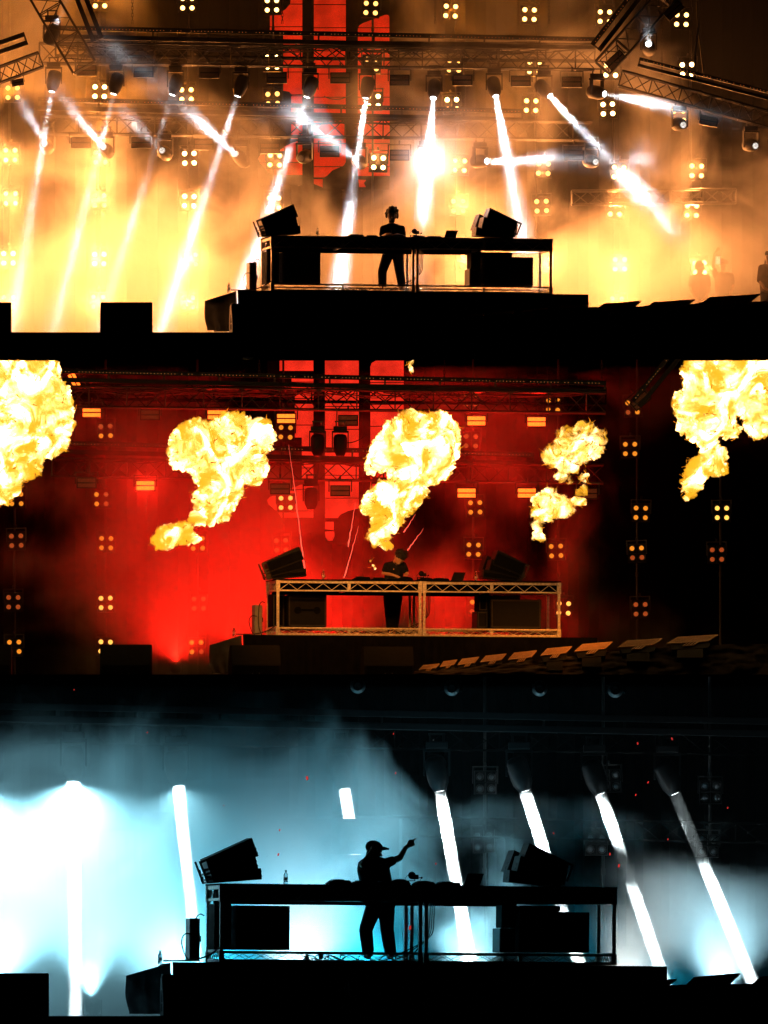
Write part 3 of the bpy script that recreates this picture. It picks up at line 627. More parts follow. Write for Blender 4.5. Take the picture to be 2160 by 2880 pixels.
# ------------------------------------------------------------------ people
def figure(name_label, org, s, J, voxel, group=None, shirt='shirt', legs='jeans', hairstyle='short', extras=None, y=0, face=(0, -1, 0), lower=True):
    """J: joints in chart units (x, y, depth m); org: world position of the feet centre; s metres per unit."""
    t = thing('person', name_label, 'person', org, 0, group)
    ox, oz = J['org']
    def V(k):
        x, z, d = J[k]; return Vector(((x - ox) * s, d, (oz - z) * s))
    b = MB(); u = J.get('u', 1.0)
    hc = V('head'); f = Vector(face).normalized(); up = (hc - V('neck')).normalized()
    side = f.cross(up).normalized(); f = up.cross(side).normalized()
    rot = Matrix((side, -f, up)).transposed()      # local x side, local -y forward, local z up
    hu = u * J.get('hs', 1.0)
    hr = .115 * hu
    b.sph(hc + up * .015 * hu, hr, 3, (.80, .95, 1.05), rot)
    b.sph(hc - up * .055 * hu + f * .03 * hu, .074 * hu, 3, (.85, .95, 1.0), rot)      # jaw
    b.sph(hc - up * .105 * hu + f * .065 * hu, .028 * hu, 2)                              # chin
    b.cap(hc + up * .005 * hu + f * .093 * hu, hc - up * .035 * hu + f * .118 * hu, .010 * hu, .016 * hu)   # nose
    b.sph(hc - up * .066 * hu + f * .088 * hu, .020 * hu, 2, (1.3, .6, .5), rot)       # lips
    for sg in (-1, 1):
        b.sph(hc + side * sg * .086 * hu - up * .005 * hu, .03 * hu, 2, (.35, .7, 1), rot)  # ear
        b.sph(hc + side * sg * .035 * hu + up * .018 * hu + f * .086 * hu, .018 * hu, 2, (1.3, .6, .6), rot) # brow
    nk, ch, pe = V('neck'), V('chest'), V('pelvis')
    b.cap(nk, hc - up * .05 * u, .068 * u, .062 * u); b.cap(ch, nk, .10 * u, .062 * u)
    sL, sR, hL, hR = V('shL'), V('shR'), V('hipL'), V('hipR')
    b.cap(sL, sR, .055 * u, .055 * u); b.cap(ch, sL, .09 * u, .055 * u); b.cap(ch, sR, .09 * u, .055 * u)
    b.cap(ch, pe, .12 * u, .12 * u); b.cap(hL, hR, .09 * u, .09 * u)
    b.cap(nk + (sL - nk) * .12, sL, .055 * u, .05 * u); b.cap(nk + (sR - nk) * .12, sR, .055 * u, .05 * u); b.cap(ch, nk, .10 * u, .070 * u)
    def arm(sd):
        sh, el, wr, ha = V('sh' + sd), V('el' + sd), V('wr' + sd), V('ha' + sd)
        b.cap(sh, el, .056 * u, .044 * u); b.cap(el, wr, .044 * u, .030 * u)
        d = (ha - wr).normalized(); b.cap(wr, ha, .028 * u, .030 * u, 2)
        n = Vector(J.get('palm' + sd, (0, 0, 1))).normalized(); a = d.cross(n).normalized(); n = a.cross(d).normalized()
        b.cap(ha - a * .025 * u, ha + a * .025 * u, .020 * u, .020 * u)
        pose = J.get('pose' + sd, 'curl')
        for i, (of, ln) in enumerate(((-.030, .080), (-.010, .088), (.010, .083), (.029, .066))):
            k = ha + a * of * u + d * .015 * u
            straight = pose == 'point' and i == 0
            c = .1 if straight else (.55 if pose == 'curl' else 1.5)
            p = k; ang = 0
            for q in (.42, .32, .26):
                nx = p + (d * math.cos(ang) - n * math.sin(ang)) * ln * q * u * (1.15 if straight else 1)
                b.cap(p, nx, .0105 * u, .0095 * u, 1); p = nx; ang += c
        th = ha - a * .03 * u - d * .02 * u; t1 = th - a * .022 * u + d * .03 * u - n * .012 * u; t2 = t1 + d * .032 * u - n * .006 * u + a * .006 * u
        b.cap(th, t1, .014 * u, .012 * u, 1); b.cap(t1, t2, .012 * u, .010 * u, 1)
    arm('L'); arm('R')
    if lower:
        for sd in 'LR':
            hi, kn, an = V('hip' + sd), V('kn' + sd), V('an' + sd)
            b.cap(hi, kn, .085 * u, .055 * u); b.cap(kn, an, .052 * u, .038 * u); b.cap(an, an + Vector((0, -.16, -.05)) * u, .04 * u, .035 * u)
    me = remeshed(b, voxel, 1, 'body'); link('body', me, t)
    # eyes
    e = MB()
    for sg in (-1, 1): e.sph(hc + side * sg * .034 * hu - up * .002 * hu + f * .086 * hu, .011 * hu, 2)
    e.build('eyes', MAT['black'], t)
    # shirt
    c = MB(); c.cap(sL, sR, .068 * u, .068 * u); c.cap(ch, sL, .105 * u, .07 * u); c.cap(ch, sR, .105 * u, .07 * u)
    tw = J.get('torso', .15)
    wa = ch.lerp(pe, .62); dr = (sR - sL).normalized()
    for o_, rr in ((-.06, .132), (.06, .132)):
        c.cap(ch + dr * o_ * u, pe + dr * o_ * .85 * u, rr * u * tw / .15, rr * u * tw / .15)
    c.cap(ch, nk - (nk - ch) * .12, .118 * u, .086 * u); c.cap(nk - (nk - ch) * .1, sL, .066 * u, .066 * u); c.cap(nk - (nk - ch) * .1, sR, .066 * u, .066 * u)
    for sd in 'LR':
        sh, el = V('sh' + sd), V('el' + sd); c.cap(sh, sh.lerp(el, J.get('sleeve', .62)), .072 * u, .066 * u)
    link('shirt' if shirt == 'shirt' else 'jacket', remeshed(c, voxel * 1.3, 2, 'shirt'), t).data.materials[0] = MAT[shirt]
    if lower:
        c = MB(); c.cap(hL, hR, .105 * u, .105 * u); c.cap(pe, pe.lerp(ch, .1), .125 * u, .12 * u)
        for sd in 'LR':
            hi, kn, an = V('hip' + sd), V('kn' + sd), V('an' + sd)
            c.cap(hi, kn, .118 * u, .094 * u); c.cap(kn, an + Vector((0, 0, .03)), .094 * u, .084 * u)
        link('trousers', remeshed(c, voxel * 1.3, 2, 'trousers'), t).data.materials[0] = MAT[legs]
        for sd in 'LR':
            an = V('an' + sd); MB().sph(an + Vector((0, -.05, -.035)), .06 * u, 2, (.85, 1.9, .8)).build('shoe', MAT['black'], t, smooth=True)
    # hair
    h = MB(); rnd = random.Random(int(hc.x * 1000) + len(name_label))
    h.sph(hc + up * .03 * hu - f * .018 * hu, hr * 1.08, 3, (.80, 1.0, 1.02), rot)
    for k in range(46):
        v = Vector((rnd.gauss(0, 1), rnd.gauss(0, 1), rnd.gauss(0, 1))).normalized()
        loc = v.dot(f); hz = v.dot(up)
        if hz < (-.15 if loc < 0 else .35): continue
        h.sph(hc + up * .035 * hu - f * .018 * hu + v * hr * .95, rnd.uniform(.018, .034) * hu, 1)
    if hairstyle == 'long':
        for sg in (-1, 1): h.cap(hc + side * sg * .085 * hu - f * .03 * hu, hc + side * sg * .09 * hu - up * .19 * hu, .035 * hu, .03 * hu)
        h.cap(hc - f * .08 * hu, hc - f * .07 * hu - up * .2 * hu, .06 * hu, .05 * hu)
    if hairstyle != 'cap':
        link('hair', remeshed(h, voxel, 0, 'hair'), t).data.materials[0] = MAT['hair']
    # beard
    MB().sph(hc - up * .088 * hu + f * .045 * hu, .062 * hu, 3, (.85, .8, .75), rot).build('beard', MAT['hair'], t, smooth=True) if J.get('beard') else None
    if extras: extras(t, hc, f, up, side, hu, rot, V)
    return t

def phones(t, hc, f, up, side, u, rot, V):
    for sg in (-1, 1): MB().sph(hc + side * sg * .095 * u - up * .01 * u, .042 * u, 2, (.5, .95, 1.1), rot).build('ear_cup', MAT['black'], t, smooth=True)
    pts = [hc + side * math.cos(a) * .105 * u + up * math.sin(a) * .135 * u for a in [math.pi * i / 12 for i in range(13)]]
    MB().path(pts, .011 * u, 6).build('headband', MAT['black'], t)
def cap_on(t, hc, f, up, side, u, rot, V):
    bb = (f * .16 + up * .05).normalized()
    MB().sph(hc + up * .045 * u - f * .01 * u, .118 * u, 3, (.86, 1.05, .82), rot).build('cap_crown', MAT['shirt'], t, smooth=True)
    mb = MB(); n = 10; vs = []
    for i in range(n + 1):
        a = math.pi * (i / n - .5); d1 = f * math.cos(a) * .10 + side * math.sin(a) * .085; d2 = f * (.10 + math.cos(a) * .10) + side * math.sin(a) * .08
        for d_, z in ((d1, .03), (d2, .075)):
            vs += [hc + d_ * u + up * z * u, hc + d_ * u + up * (z + .010) * u]
    fs = []
    for i in range(n):
        k = i * 4; fs += [(k, k + 2, k + 6, k + 4), (k + 1, k + 5, k + 7, k + 3), (k + 2, k + 3, k + 7, k + 6)]
    mb.add(vs, fs).build('cap_brim', MAT['shirt'], t)
    h = MB()
    for k in range(5): h.cap(hc - f * .05 * u + side * (k - 2) * .03 * u - up * .02 * u, hc - f * .06 * u + side * (k - 2) * .035 * u - up * .11 * u, .03 * u, .022 * u, 1)
    h.build('hair', MAT['hair'], t)

DV = 1.7
J1 = dict(org=(845, 626), u=1.06, hs=1.2, head=(847, 465, 0), neck=(846, 486, .03), chest=(846, 500, .03), pelvis=(848, 545, .02), shL=(828, 494, .03), shR=(868, 494, .03),
          elL=(825, 512, .05), elR=(871, 512, .05), wrL=(836, 507, -.20), wrR=(862, 509, -.20), haL=(842, 507, -.26), haR=(858, 508, -.26),
          hipL=(839, 547, .02), hipR=(858, 547, .02), knL=(826, 586, -.03), knR=(863, 586, .0), anL=(826, 618, .02), anR=(868, 618, .03), torso=.15, sleeve=.7, beard=1)
figure('bearded DJ in black t-shirt and headphones standing upright before orange smoke', P(845, 626, DV), M(DV), J1, .009, extras=phones)
J2 = dict(org=(848, 1371), u=1.08, hs=1.15, head=(864, 1205, -.18), neck=(853, 1217, -.06), chest=(851, 1230, -.02), pelvis=(848, 1288, .08), shL=(836, 1222, -.02), shR=(871, 1221, -.04),
          elL=(829, 1238, .0), elR=(879, 1240, -.05), wrL=(849, 1243, -.25), wrR=(873, 1249, -.27), haL=(857, 1246, -.31), haR=(867, 1250, -.33),
          hipL=(840, 1290, .08), hipR=(857, 1290, .08), knL=(842, 1330, .0), knR=(854, 1330, .02), anL=(844, 1362, .05), anR=(851, 1362, .1), torso=.15, sleeve=.6, beard=1, palmL=(0, -.3, 1), palmR=(0, -.3, 1))
figure('DJ in black t-shirt bent over the mixer before red smoke', P(848, 1371, DV), M(DV), J2, .009, face=(.12, -.75, -.55), extras=None)
DV3 = 1.55; Y3D = Y3 + DV3
J3 = dict(org=(818, 2074), u=1.10, head=(808, 1838, 0), neck=(803, 1857, .02), chest=(806, 1876, .02), pelvis=(822, 1950, .02), shL=(789, 1866, .03), shR=(834, 1865, .02),
          elL=(783, 1868, -.16), elR=(864, 1853, .0), wrL=(801, 1842, -.17), wrR=(877, 1830, .0), haL=(806, 1834, -.14), haR=(887, 1824, .0),
          hipL=(809, 1957, .02), hipR=(835, 1957, .02), knL=(790, 2008, -.03), knR=(836, 2008, .0), anL=(795, 2060, .02), anR=(843, 2060, .03), torso=.19, sleeve=.45, beard=1,
          poseR='point', palmR=(0, -1, 0), palmL=(0, 1, 0))
figure('DJ in a peaked cap pointing up to the right before blue smoke', P(818, 2074, Y3D), M(Y3D), J3, .009, face=(.93, -.25, .12), hairstyle='cap', extras=cap_on)
# onlookers in the smoke at the right of the orange stage
def bystander(x, ytop, dep, label, hairst, shirt, arm=False, u=.92, face=(.3, -.9, 0)):
    b = 719; hx = x
    J = dict(org=(x, b), u=u, head=(x, ytop + 11, 0), neck=(x - 1, ytop + 28, .02), chest=(x - 1, ytop + 42, .02), pelvis=(x, ytop + 80, .02), shL=(x - 17, ytop + 33, .02), shR=(x + 16, ytop + 33, .02),
             elL=(x - 21, ytop + 60, .0), elR=(x + 20, ytop + 60, .0), wrL=(x - 12, ytop + 78, -.15), wrR=(x + 12, ytop + 78, -.15), haL=(x - 5, ytop + 82, -.18), haR=(x + 5, ytop + 82, -.18),
             hipL=(x - 8, ytop + 84, .02), hipR=(x + 8, ytop + 84, .02), knL=(x - 9, ytop + 118, 0), knR=(x + 9, ytop + 118, 0), anL=(x - 9, b - 7, .02), anR=(x + 9, b - 7, .02), torso=.17, sleeve=1.0 if shirt == 'jacket' else .6)
    if arm: J.update(elL=(x - 24, ytop + 12, -.1), wrL=(x - 20, ytop - 14, -.12), haL=(x - 14, ytop - 23, -.12), palmL=(0, 1, 0))
    return figure(label, P(x, b, dep), M(dep), J, .014, 'onlookers in the smoke', shirt=shirt, hairstyle=hairst, face=face)
bystander(1512, 566, 7.6, 'onlooker with hair tied back, silhouetted before a glaring lamp', 'short', 'shirt', face=(.9, -.4, 0))
bystander(1563, 562, 7.4, 'onlooker raising one hand with a phone in the smoke', 'short', 'shirt', True)
bystander(1662, 545, 4.2, 'long-haired onlooker in brown jacket at the right picture edge', 'long', 'jacket', u=1.05, face=(-.5, -.8, 0))
ph = thing('mobile_phone', 'lit mobile phone held up in the smoke', 'phone', P(1551, 562, 7.2))
MB().bbox((-.055, 0, -.11), (.055, .012, .11), .004).build('phone_case', MAT['black'], ph); MB().box((-.048, -.003, -.095), (.048, -.0005, .085)).build('phone_display', MAT['phone'], ph)

# ------------------------------------------------------------------ the DJ booth, once per stage
def booth(st):
    nm = NM[st]
    if st == 1: org = P(588, 629, 0); sc = 1.02; rot = (0, R(.15), R(10))
    elif st == 2: org = P(600, 1372, 0); sc = 1.03; rot = (0, R(.2), R(10))
    else: org = P(478, 2078, Y3); sc = .993; rot = (0, R(.45), R(10))
    sc *= 1.0
    BM = Matrix.Translation(org) @ Euler(rot).to_matrix().to_4x4() @ Matrix.Scale(sc, 4)
    def at(u, v, z): return BM @ Vector((u, v, z))
    def T(name, label, cat, u, v, z, group=None, rz=0, ry=0):
        t = thing(name, label, cat, at(u, v, z), 0, group, rot=(rot[0], rot[1] + ry, rot[2] + rz)); t.scale = (sc,) * 3; return t
    Lg, Dp, Hh = 6.05, 1.25, 1.18
    al = 'alu'
    t = T('dj_table', 'long aluminium truss table carrying the DJ gear, %s stage' % nm, 'table', 0, 0, 0)
    # posts
    for u in (0, 3.03, 3.12, 6.0):
        for v in (0, Dp):
            p = MB().bbox((u - .04, v - .04, 0), (u + .04, v + .04, .17), .006).bbox((u - .028, v - .028, .17), (u + .028, v + .028, Hh - .27), .01).bbox((u - .04, v - .04, Hh - .27), (u + .04, v + .04, Hh - .02), .006)
            p.build('post', MAT[al], t)
    def rail(z, hh, u0, u1, v, w=.04): MB().bbox((u0, v - w / 2, z), (u1, v + w / 2, z + hh), .005).build('rail', MAT[al], t)
    for u0, u1 in ((.042, 2.988), (3.162, 5.958)):
        for v in (0, Dp):
            for z, hh in ((Hh - .085, .06), (Hh - .255, .03), (.0, .045), (.135, .035)): rail(z, hh, u0, u1, v)
            for zl, zh in ((Hh - .222, Hh - .088), (.048, .132)):
                n = 16 if zl > .5 else 18; mb = MB(); du = (u1 - u0) / n
                for i in range(n):
                    a, b = (zl, zh) if i % 2 == 0 else (zh, zl); mb.tube((u0 + i * du, v, a), (u0 + (i + 1) * du, v, b), .007, 5)
                mb.build('lattice', MAT[al], t)
            um = (u0 + u1) / 2 + .0
            MB().box((um - .03, v - .024, Hh - .222), (um + .03, v + .024, Hh - .088)).box((um - .03, v - .024, .048), (um + .03, v + .024, .132)).build('gusset', MAT[al], t)
    for u in (0, 6.0):
        for z, hh in ((Hh - .085, .06), (Hh - .255, .035), (.0, .05), (.15, .04)): MB().bbox((u - .02, .042, z), (u + .02, Dp - .042, z + hh), .005).build('rail', MAT[al], t)
        for zl, zh in ((Hh - .215, Hh - .09), (.055, .145)):
            mb = MB(); n = 12
            for i in range(n):
                a, b = (zl, zh) if i % 2 == 0 else (zh, zl); mb.tube((u, .05 + i * (Dp - .1) / n, a), (u, .05 + (i + 1) * (Dp - .1) / n, b), .007, 5)
            mb.build('lattice', MAT[al], t)
    for u in (1.5, 4.5): MB().bbox((u - .02, .042, Hh - .25), (u + .02, Dp - .042, Hh - .2), .005).build('cross_rail', MAT[al], t)
    MB().bbox((-.04, -.05, Hh - .024), (6.04, Dp + .05, Hh), .006).build('tabletop', MAT['matte'], t)
    MB().box((.05, .1, Hh - .26), (6.0, .14, Hh - .028)).box((.05, Dp - .2, Hh - .30), (4.7, Dp - .16, Hh - .028)).build('skirt_board', MAT['matte'], t)
    # speakers at left: two cabinets fanned apart
    def cabinet(label, u, v, z, ry, L=.74, H=.19, dp=.5, mir=1, rz=0):
        c = T('array_speaker', label, 'speaker', u, v, z, 'array speakers on the table, %s stage' % nm, rz, ry)
        pr = [(0, 0), (mir * L, .0), (mir * L, H), (0, H - .05)]
        MB().prism(pr, 0, dp).build('cabinet', MAT['black'], c)
        MB().box((min(mir * .02, mir * (L - .02)), -.012, .03), (max(mir * .02, mir * (L - .02)), -.001, H - .07)).build('grille', MAT['matte'], c)
        e = MB()
        x0, x1 = sorted((-mir * .07, -mir * .001))
        e.box((x0, .02, 0), (x1, .05, .035)).box((x0, .02, H - .09), (x1, .05, H - .05)).box((min(-mir * .10, -mir * .07), .02, 0), (max(-mir * .10, -mir * .07), .05, H - .05))
        e.box((x0, dp - .05, 0), (x1, dp - .02, .02)).box((min(-mir * .10, -mir * .07), dp - .05, 0), (max(-mir * .10, -mir * .07), dp - .02, H - .055))
        e.box((x0 + .001, .05, .004), (x1 - .001, dp - .05, .03)).build('rigging_frame', MAT['steel'], c)
        for z_ in (.05, .12):
            pts = [(mir * (L + .015 * math.sin(a) + .004), .1, z_ + .022 * math.cos(a)) for a in [math.pi * i / 6 for i in range(7)]]
            MB().path(pts, .005, 5).build('handle', MAT['steel'], c)
        return c
    cabinet('upper black array cabinet tilted on the left table end, %s stage' % nm, -.13, .25, Hh + .14, R(-21), L=.78, H=.29)
    cabinet('middle black array cabinet on the left table end, %s stage' % nm, -.10, .27, Hh + .05, R(-14), L=.72, H=.24)
    cabinet('lowest black array cabinet flat on the left table end, %s stage' % nm, -.08, .29, Hh + .004, R(-5), L=.74, H=.17)
    cabinet('upper black array cabinet tilted on the right table end, %s stage' % nm, 5.21, .1, Hh + .11, R(21), L=.66, H=.33, mir=-1)
    cabinet('middle black array cabinet on the right table end, %s stage' % nm, 5.16, .12, Hh + .05, R(14), L=.66, H=.26, mir=-1)
    cabinet('lowest black array cabinet flat on the right table end, %s stage' % nm, 5.12, .14, Hh + .004, R(5), L=.72, H=.18, mir=-1)
    cabinet('rear black array cabinet on the right table end, %s stage' % nm, 4.98, .68, Hh + .05, R(20), L=.54, H=.34, mir=-1)
    # sub bass cabinets and racks under the table
    def case(name, label, cat, u0, u1, v0, v1, z0, z1, m='black', circ=0, grp=None):
        c = T(name, label, cat, u0, v0, z0, grp); w, d, h = u1 - u0, v1 - v0, z1 - z0
        MB().bbox((0, 0, 0), (w, d, h), .012).build('cabinet', MAT[m], c)
        MB().box((w, d * .4, h * .45), (w + .03, d * .45, h * .6)).box((w + .03, d * .4, h * .45), (w + .045, d * .6, h * .6)).build('handle', MAT['steel'], c)
        fr = MB().box((.015, -.008, .015), (w - .015, -.001, .04)).box((.015, -.008, h - .04), (w - .015, -.001, h - .015)).box((.015, -.008, .04), (.04, -.001, h - .04)).box((w - .04, -.008, .04), (w - .015, -.001, h - .04))
        fr.build('edge_trim', MAT['steel' if m != 'grey' else 'grey'], c)
        for k in range(circ):
            cx = w * (.25 + .5 * k); q = Vector((0, -1, 0)).to_track_quat('Z', 'Y')
            MB().lathe([(.075, 0), (.075, .006), (.06, .008)], 18).build('grille_disc', MAT['matte'], c, (cx, -.002, h * .52), q)
        if circ: MB().box((w * .25 + .08, -.012, h * .5), (w * .75 - .08, -.002, h * .56)).build('crossbar', MAT['matte'], c)
        return c
    case('sub_speaker', 'wide black bass cabinet under the left half of the table, %s stage' % nm, 'speaker', .27, 1.09, .3, 1.0, .19, .855, 'black', 2, 'bass cabinets, %s stage' % nm)
    case('equipment_rack', 'tall black rack behind the left table post, %s stage' % nm, 'rack', -.02, .24, .55, 1.15, .19, .88, 'matte')
    case('flight_case', 'slim grey case with a cable left of the table, %s stage' % nm, 'case', -.34, -.18, .9, 1.3, .01, .66, 'grey')
    case('sub_speaker', 'wide black bass cabinet under the right half of the table, %s stage' % nm, 'speaker', 4.58, 5.66, .2, .95, .19, .80, 'black', 0, 'bass cabinets, %s stage' % nm)
    case('equipment_rack', 'lower black rack left of the right bass cabinet, %s stage' % nm, 'rack', 4.31, 4.55, .35, .95, .19, .55, 'black')
    case('equipment_rack', 'upper black rack stacked left of the right bass cabinet, %s stage' % nm, 'rack', 4.35, 4.55, .40, .90, .555, .90, 'matte')
    case('equipment_rack', 'flat black amplifier lying on the right bass cabinet, %s stage' % nm, 'rack', 4.60, 5.22, .25, .9, .802, .89, 'matte')
    # decks
    def deck(label, u, w, h, lip=.03):
        c = T('media_player', label, 'DJ deck', u, .5, Hh + .002, 'DJ decks, %s stage' % nm)
        MB().prism([(0, 0), (w, 0), (w, h * .6), (w - lip, h), (lip * 2.2, h), (0, h * .35)], 0, .36).build('body', MAT['matte'], c)
        MB().lathe([(.09, 0), (.09, .012), (.03, .016)], 20).build('jog_wheel', MAT['black'], c, (w / 2, .16, h))
        k = MB()
        for i in range(5): k.box((.03 + i * .045, .02, h), (.055 + i * .045, .04, h + .008))
        k.build('buttons', MAT['steel'], c)
    deck('leftmost flat black media player on the table, %s stage' % nm, 1.72, .34, .07)
    deck('second black media player from the left, %s stage' % nm, 2.09, .28, .055)
    deck('black mixer in the middle of the DJ gear, %s stage' % nm, 2.40, .40, .045, .02)
    deck('flat black deck just right of the lamp arm, %s stage' % nm, 3.04 + (.05 if st < 3 else 0), .30, .06)
    deck('flat black deck left of the laptop, %s stage' % nm, 3.38, .36, .055)
    c = T('folded_jacket', 'dark folded jacket lying on the table between the decks, %s stage' % nm, 'jacket', 2.70, .45, Hh)
    j = MB().sph((.12, .15, .02), .13, 3, (1.3, 1.2, .62)); j.sph((-.05, .15, .01), .1, 3, (1.3, 1.1, .5))
    link('cloth', remeshed(j, .015, 2, 'cloth'), c).data.materials[0] = MAT['cloth']
    # laptop
    c = T('laptop', 'open laptop with its lid leaning back, %s stage' % nm, 'laptop', 3.80, .6, Hh + .002)
    MB().bbox((0, 0, 0), (.30, .22, .015), .003).build('keyboard_base', MAT['black'], c)
    MB().prism([(-.0, .016), (.25, .016), (.31, .19), (.06, .19)], 0, .008).build('lid', MAT['black'], c)
    # lamp arm
    c = T('lamp_arm', 'small camera and lamp on a jointed arm beside the decks, %s stage' % nm, 'camera', 2.90 + (.16 if st < 3 else 0), .5, Hh)
    MB().tube((0, 0, 0), (0, 0, .075), .012).tube((0, 0, .07), (.14, 0, .075), .008).tube((.13, 0, .07), (.13, 0, .10), .008).build('arm', MAT['black'], c)
    MB().sph((.085, 0, .155), .058, 3).build('ball_head', MAT['black'], c, smooth=True)
    MB().bbox((.09, -.04, .095), (.185, .04, .165), .01).build('camera_body', MAT['black'], c)
    MB().tube((.185, 0, .12), (.225, 0, .12), .006).sph((.235, 0, .118), .018, 2).build('microphone', MAT['black'], c)
    MB().path([(0, 0, .07), (-.015, .02, .11), (.02, .02, .15), (.05, 0, .17)], .004, 4).build('cord', MAT['rubber'], c)
    MB().path([(.22, 0, .11), (.215, 0, .06), (.2, 0, .02)], .004, 4).build('cord', MAT['rubber'], c)
    def bottle(label, u, v, z):
        c = T('water_bottle', label, 'bottle', u, v, z, 'plastic water bottles')
        MB().lathe([(.028, 0), (.033, .01), (.033, .05), (.030, .055), (.033, .06), (.033, .105), (.030, .11), (.033, .115), (.032, .14), (.014, .175), (.012, .19)], 16).build('bottle_body', MAT['glass'], c, smooth=True)
        MB().lathe([(.034, .06), (.034, .10)], 16, cap=False).build('bottle_label', MAT['label'], c); MB().lathe([(.016, .19), (.016, .21), (.012, .212)], 12).build('bottle_cap', MAT['label'], c)
    bottle('clear water bottle on the left half of the table, %s stage' % nm, 1.03, .35, Hh + .001)
    if st == 2: bottle('clear water bottle right of the laptop, red stage', 4.30, .4, Hh + .001)
    # riser with cloth skirt
    if st < 3: hb = ((719 - 629) if st == 1 else (1459 - 1372)) * M(0) / sc + .0
    else: hb = (2196 - 2078) * M(Y3) / sc
    t = T('riser', 'black cloth-skirted riser under the DJ table, %s stage' % nm, 'riser', -.8, -.35, -.003)
    pv_ = [(0, 0), (7.55, 0), (7.55, 3.2), (.58, 3.2)]
    MB().add([(x_, y_, z_) for z_ in (-.06, -.004) for x_, y_ in pv_], [(3, 2, 1, 0), (4, 5, 6, 7), (0, 1, 5, 4), (1, 2, 6, 5), (2, 3, 7, 6), (3, 0, 4, 7)]).build('platform', MAT['matte'], t)
    n = 260; mb = MB(); vs = []
    for i in range(n + 1):
        u = 7.55 * i / n; o = -.03 - .035 * (.5 + .5 * math.sin(i * .9 + 2 * math.sin(i * .13)))
        zb = -hb - .05
        vs += [(u, -.012, -.012), (u, o * .5 - .01, -.25), (u, o - .01, zb)]
    fs = []
    for i in range(n): k = i * 3; fs += [(k, k + 3, k + 4, k + 1), (k + 1, k + 4, k + 5, k + 2)]
    mb.add(vs, fs); mb.build('skirt', MAT['cloth'], t, smooth=True)
    for (u, v) in ((.1, .1), (3.7, .1), (7.4, .1), (.75, 3.0), (3.7, 3.0), (7.4, 3.0)): MB().tube((u, v, -hb - .1 + v * 0), (u, v, -.06), .03).build('leg', MAT['steel'], t)
    # loose cloth slung over a case left of the riser
    c = T('draped_cloth', 'loose dark cloth slung over the case left of the riser, %s stage' % nm, 'cloth', -.82, -.3, 0)
    nx, nz = 26, 18; vs = []; rn = random.Random(5)
    for i in range(nx + 1):
        for k in range(nz + 1):
            a = i / nx; z = k / nz
            x = -.62 * a; top = -.02 - .20 * a; rag = hb - .03
            zz = top + (-rag - top) * z
            yv = .35 * a - .05 * math.sin(a * 17 + z * 2) * z - .04 * math.sin(a * 7 - z * 5) * z - .12 * z
            x += .03 * math.sin(z * 5 + a * 3) * z
            vs.append((x, yv, zz))
    for i in range(nx + 1):
        a = i / nx; vs.append((-.62 * a + .30 * a, .35 * a + .8, -.03 - .24 * a))
    fs = [(i * (nz + 1) + k, (i + 1) * (nz + 1) + k, (i + 1) * (nz + 1) + k + 1, i * (nz + 1) + k + 1) for i in range(nx) for k in range(nz)]
    b0 = (nx + 1) * (nz + 1); fs += [(i * (nz + 1), b0 + i, b0 + i + 1, (i + 1) * (nz + 1)) for i in range(nx)]
    MB().add(vs, fs).build('cloth', MAT['draped'], c, smooth=True)
    MB().bbox((-.30, .75, -hb + .05), (-.02, 1.1, -.3), .01).build('case', MAT['black'], c)
    bottle('water bottle standing on the draped cloth, %s stage' % nm, -.93, .0, -.045)
    # cables
    def cab(label, pts, r=.010):
        w = [at(*p) for p in pts]; sm = []
        for i in range(len(w) - 1):
            p0 = w[max(i - 1, 0)]; p1 = w[i]; p2 = w[i + 1]; p3 = w[min(i + 2, len(w) - 1)]
            for k in range(6):
                t_ = k / 6; sm.append(.5 * ((2 * p1) + (p2 - p0) * t_ + (2 * p0 - 5 * p1 + 4 * p2 - p3) * t_ ** 2 + (3 * p1 - p0 - 3 * p2 + p3) * t_ ** 3))
        sm.append(w[-1]); tag(MB().path(sm, r, 5).build('cable', MAT['rubber']), label, 'cable', 'loose cables, %s stage' % nm)
    cab('cable looping from the grey case to the floor, %s stage' % nm, [(-.30, .88, .42), (-.42, .85, .42), (-.47, .85, .3), (-.42, .8, .1), (-.36, .7, .01)])
    cab('cable arching over the slim grey case, %s stage' % nm, [(-.12, .9, .70), (-.2, .86, .72), (-.26, .86, .6), (-.26, .85, .2), (-.2, .8, .01)])
    cab('thick cable running from the riser to the left post, %s stage' % nm, [(-.9, -.1, .01), (-.5, -.1, .02), (-.25, -.08, .08), (-.05, -.06, .2), (.0, .3, .2)], .014)
    for k in range(3): cab('cable hanging down beside the middle posts, %s in from the left, %s stage' % (ORD[k], nm), [(3.19 + k * .03, .1, Hh - .1), (3.2 + k * .03, .12, .7), (3.15 + .02 * k, .1, .4), (2.95 - k * .1, .15, .15), (2.8 - k * .15, .3, .03)], .009)
    rnd = random.Random(4)
    for k in range(5):
        u = rnd.uniform(1.1, 4.6); pts = [(u, .6, .03), (u + .1, .5, .12), (u + .25, .55, .05), (u + .3, .6, .12), (u + .5, .5, .03)]
        cab('cable coil lying in the table base, %s from the left, %s stage' % (ORD[k], nm), pts, .009)
for st in (1, 2, 3): booth(st)

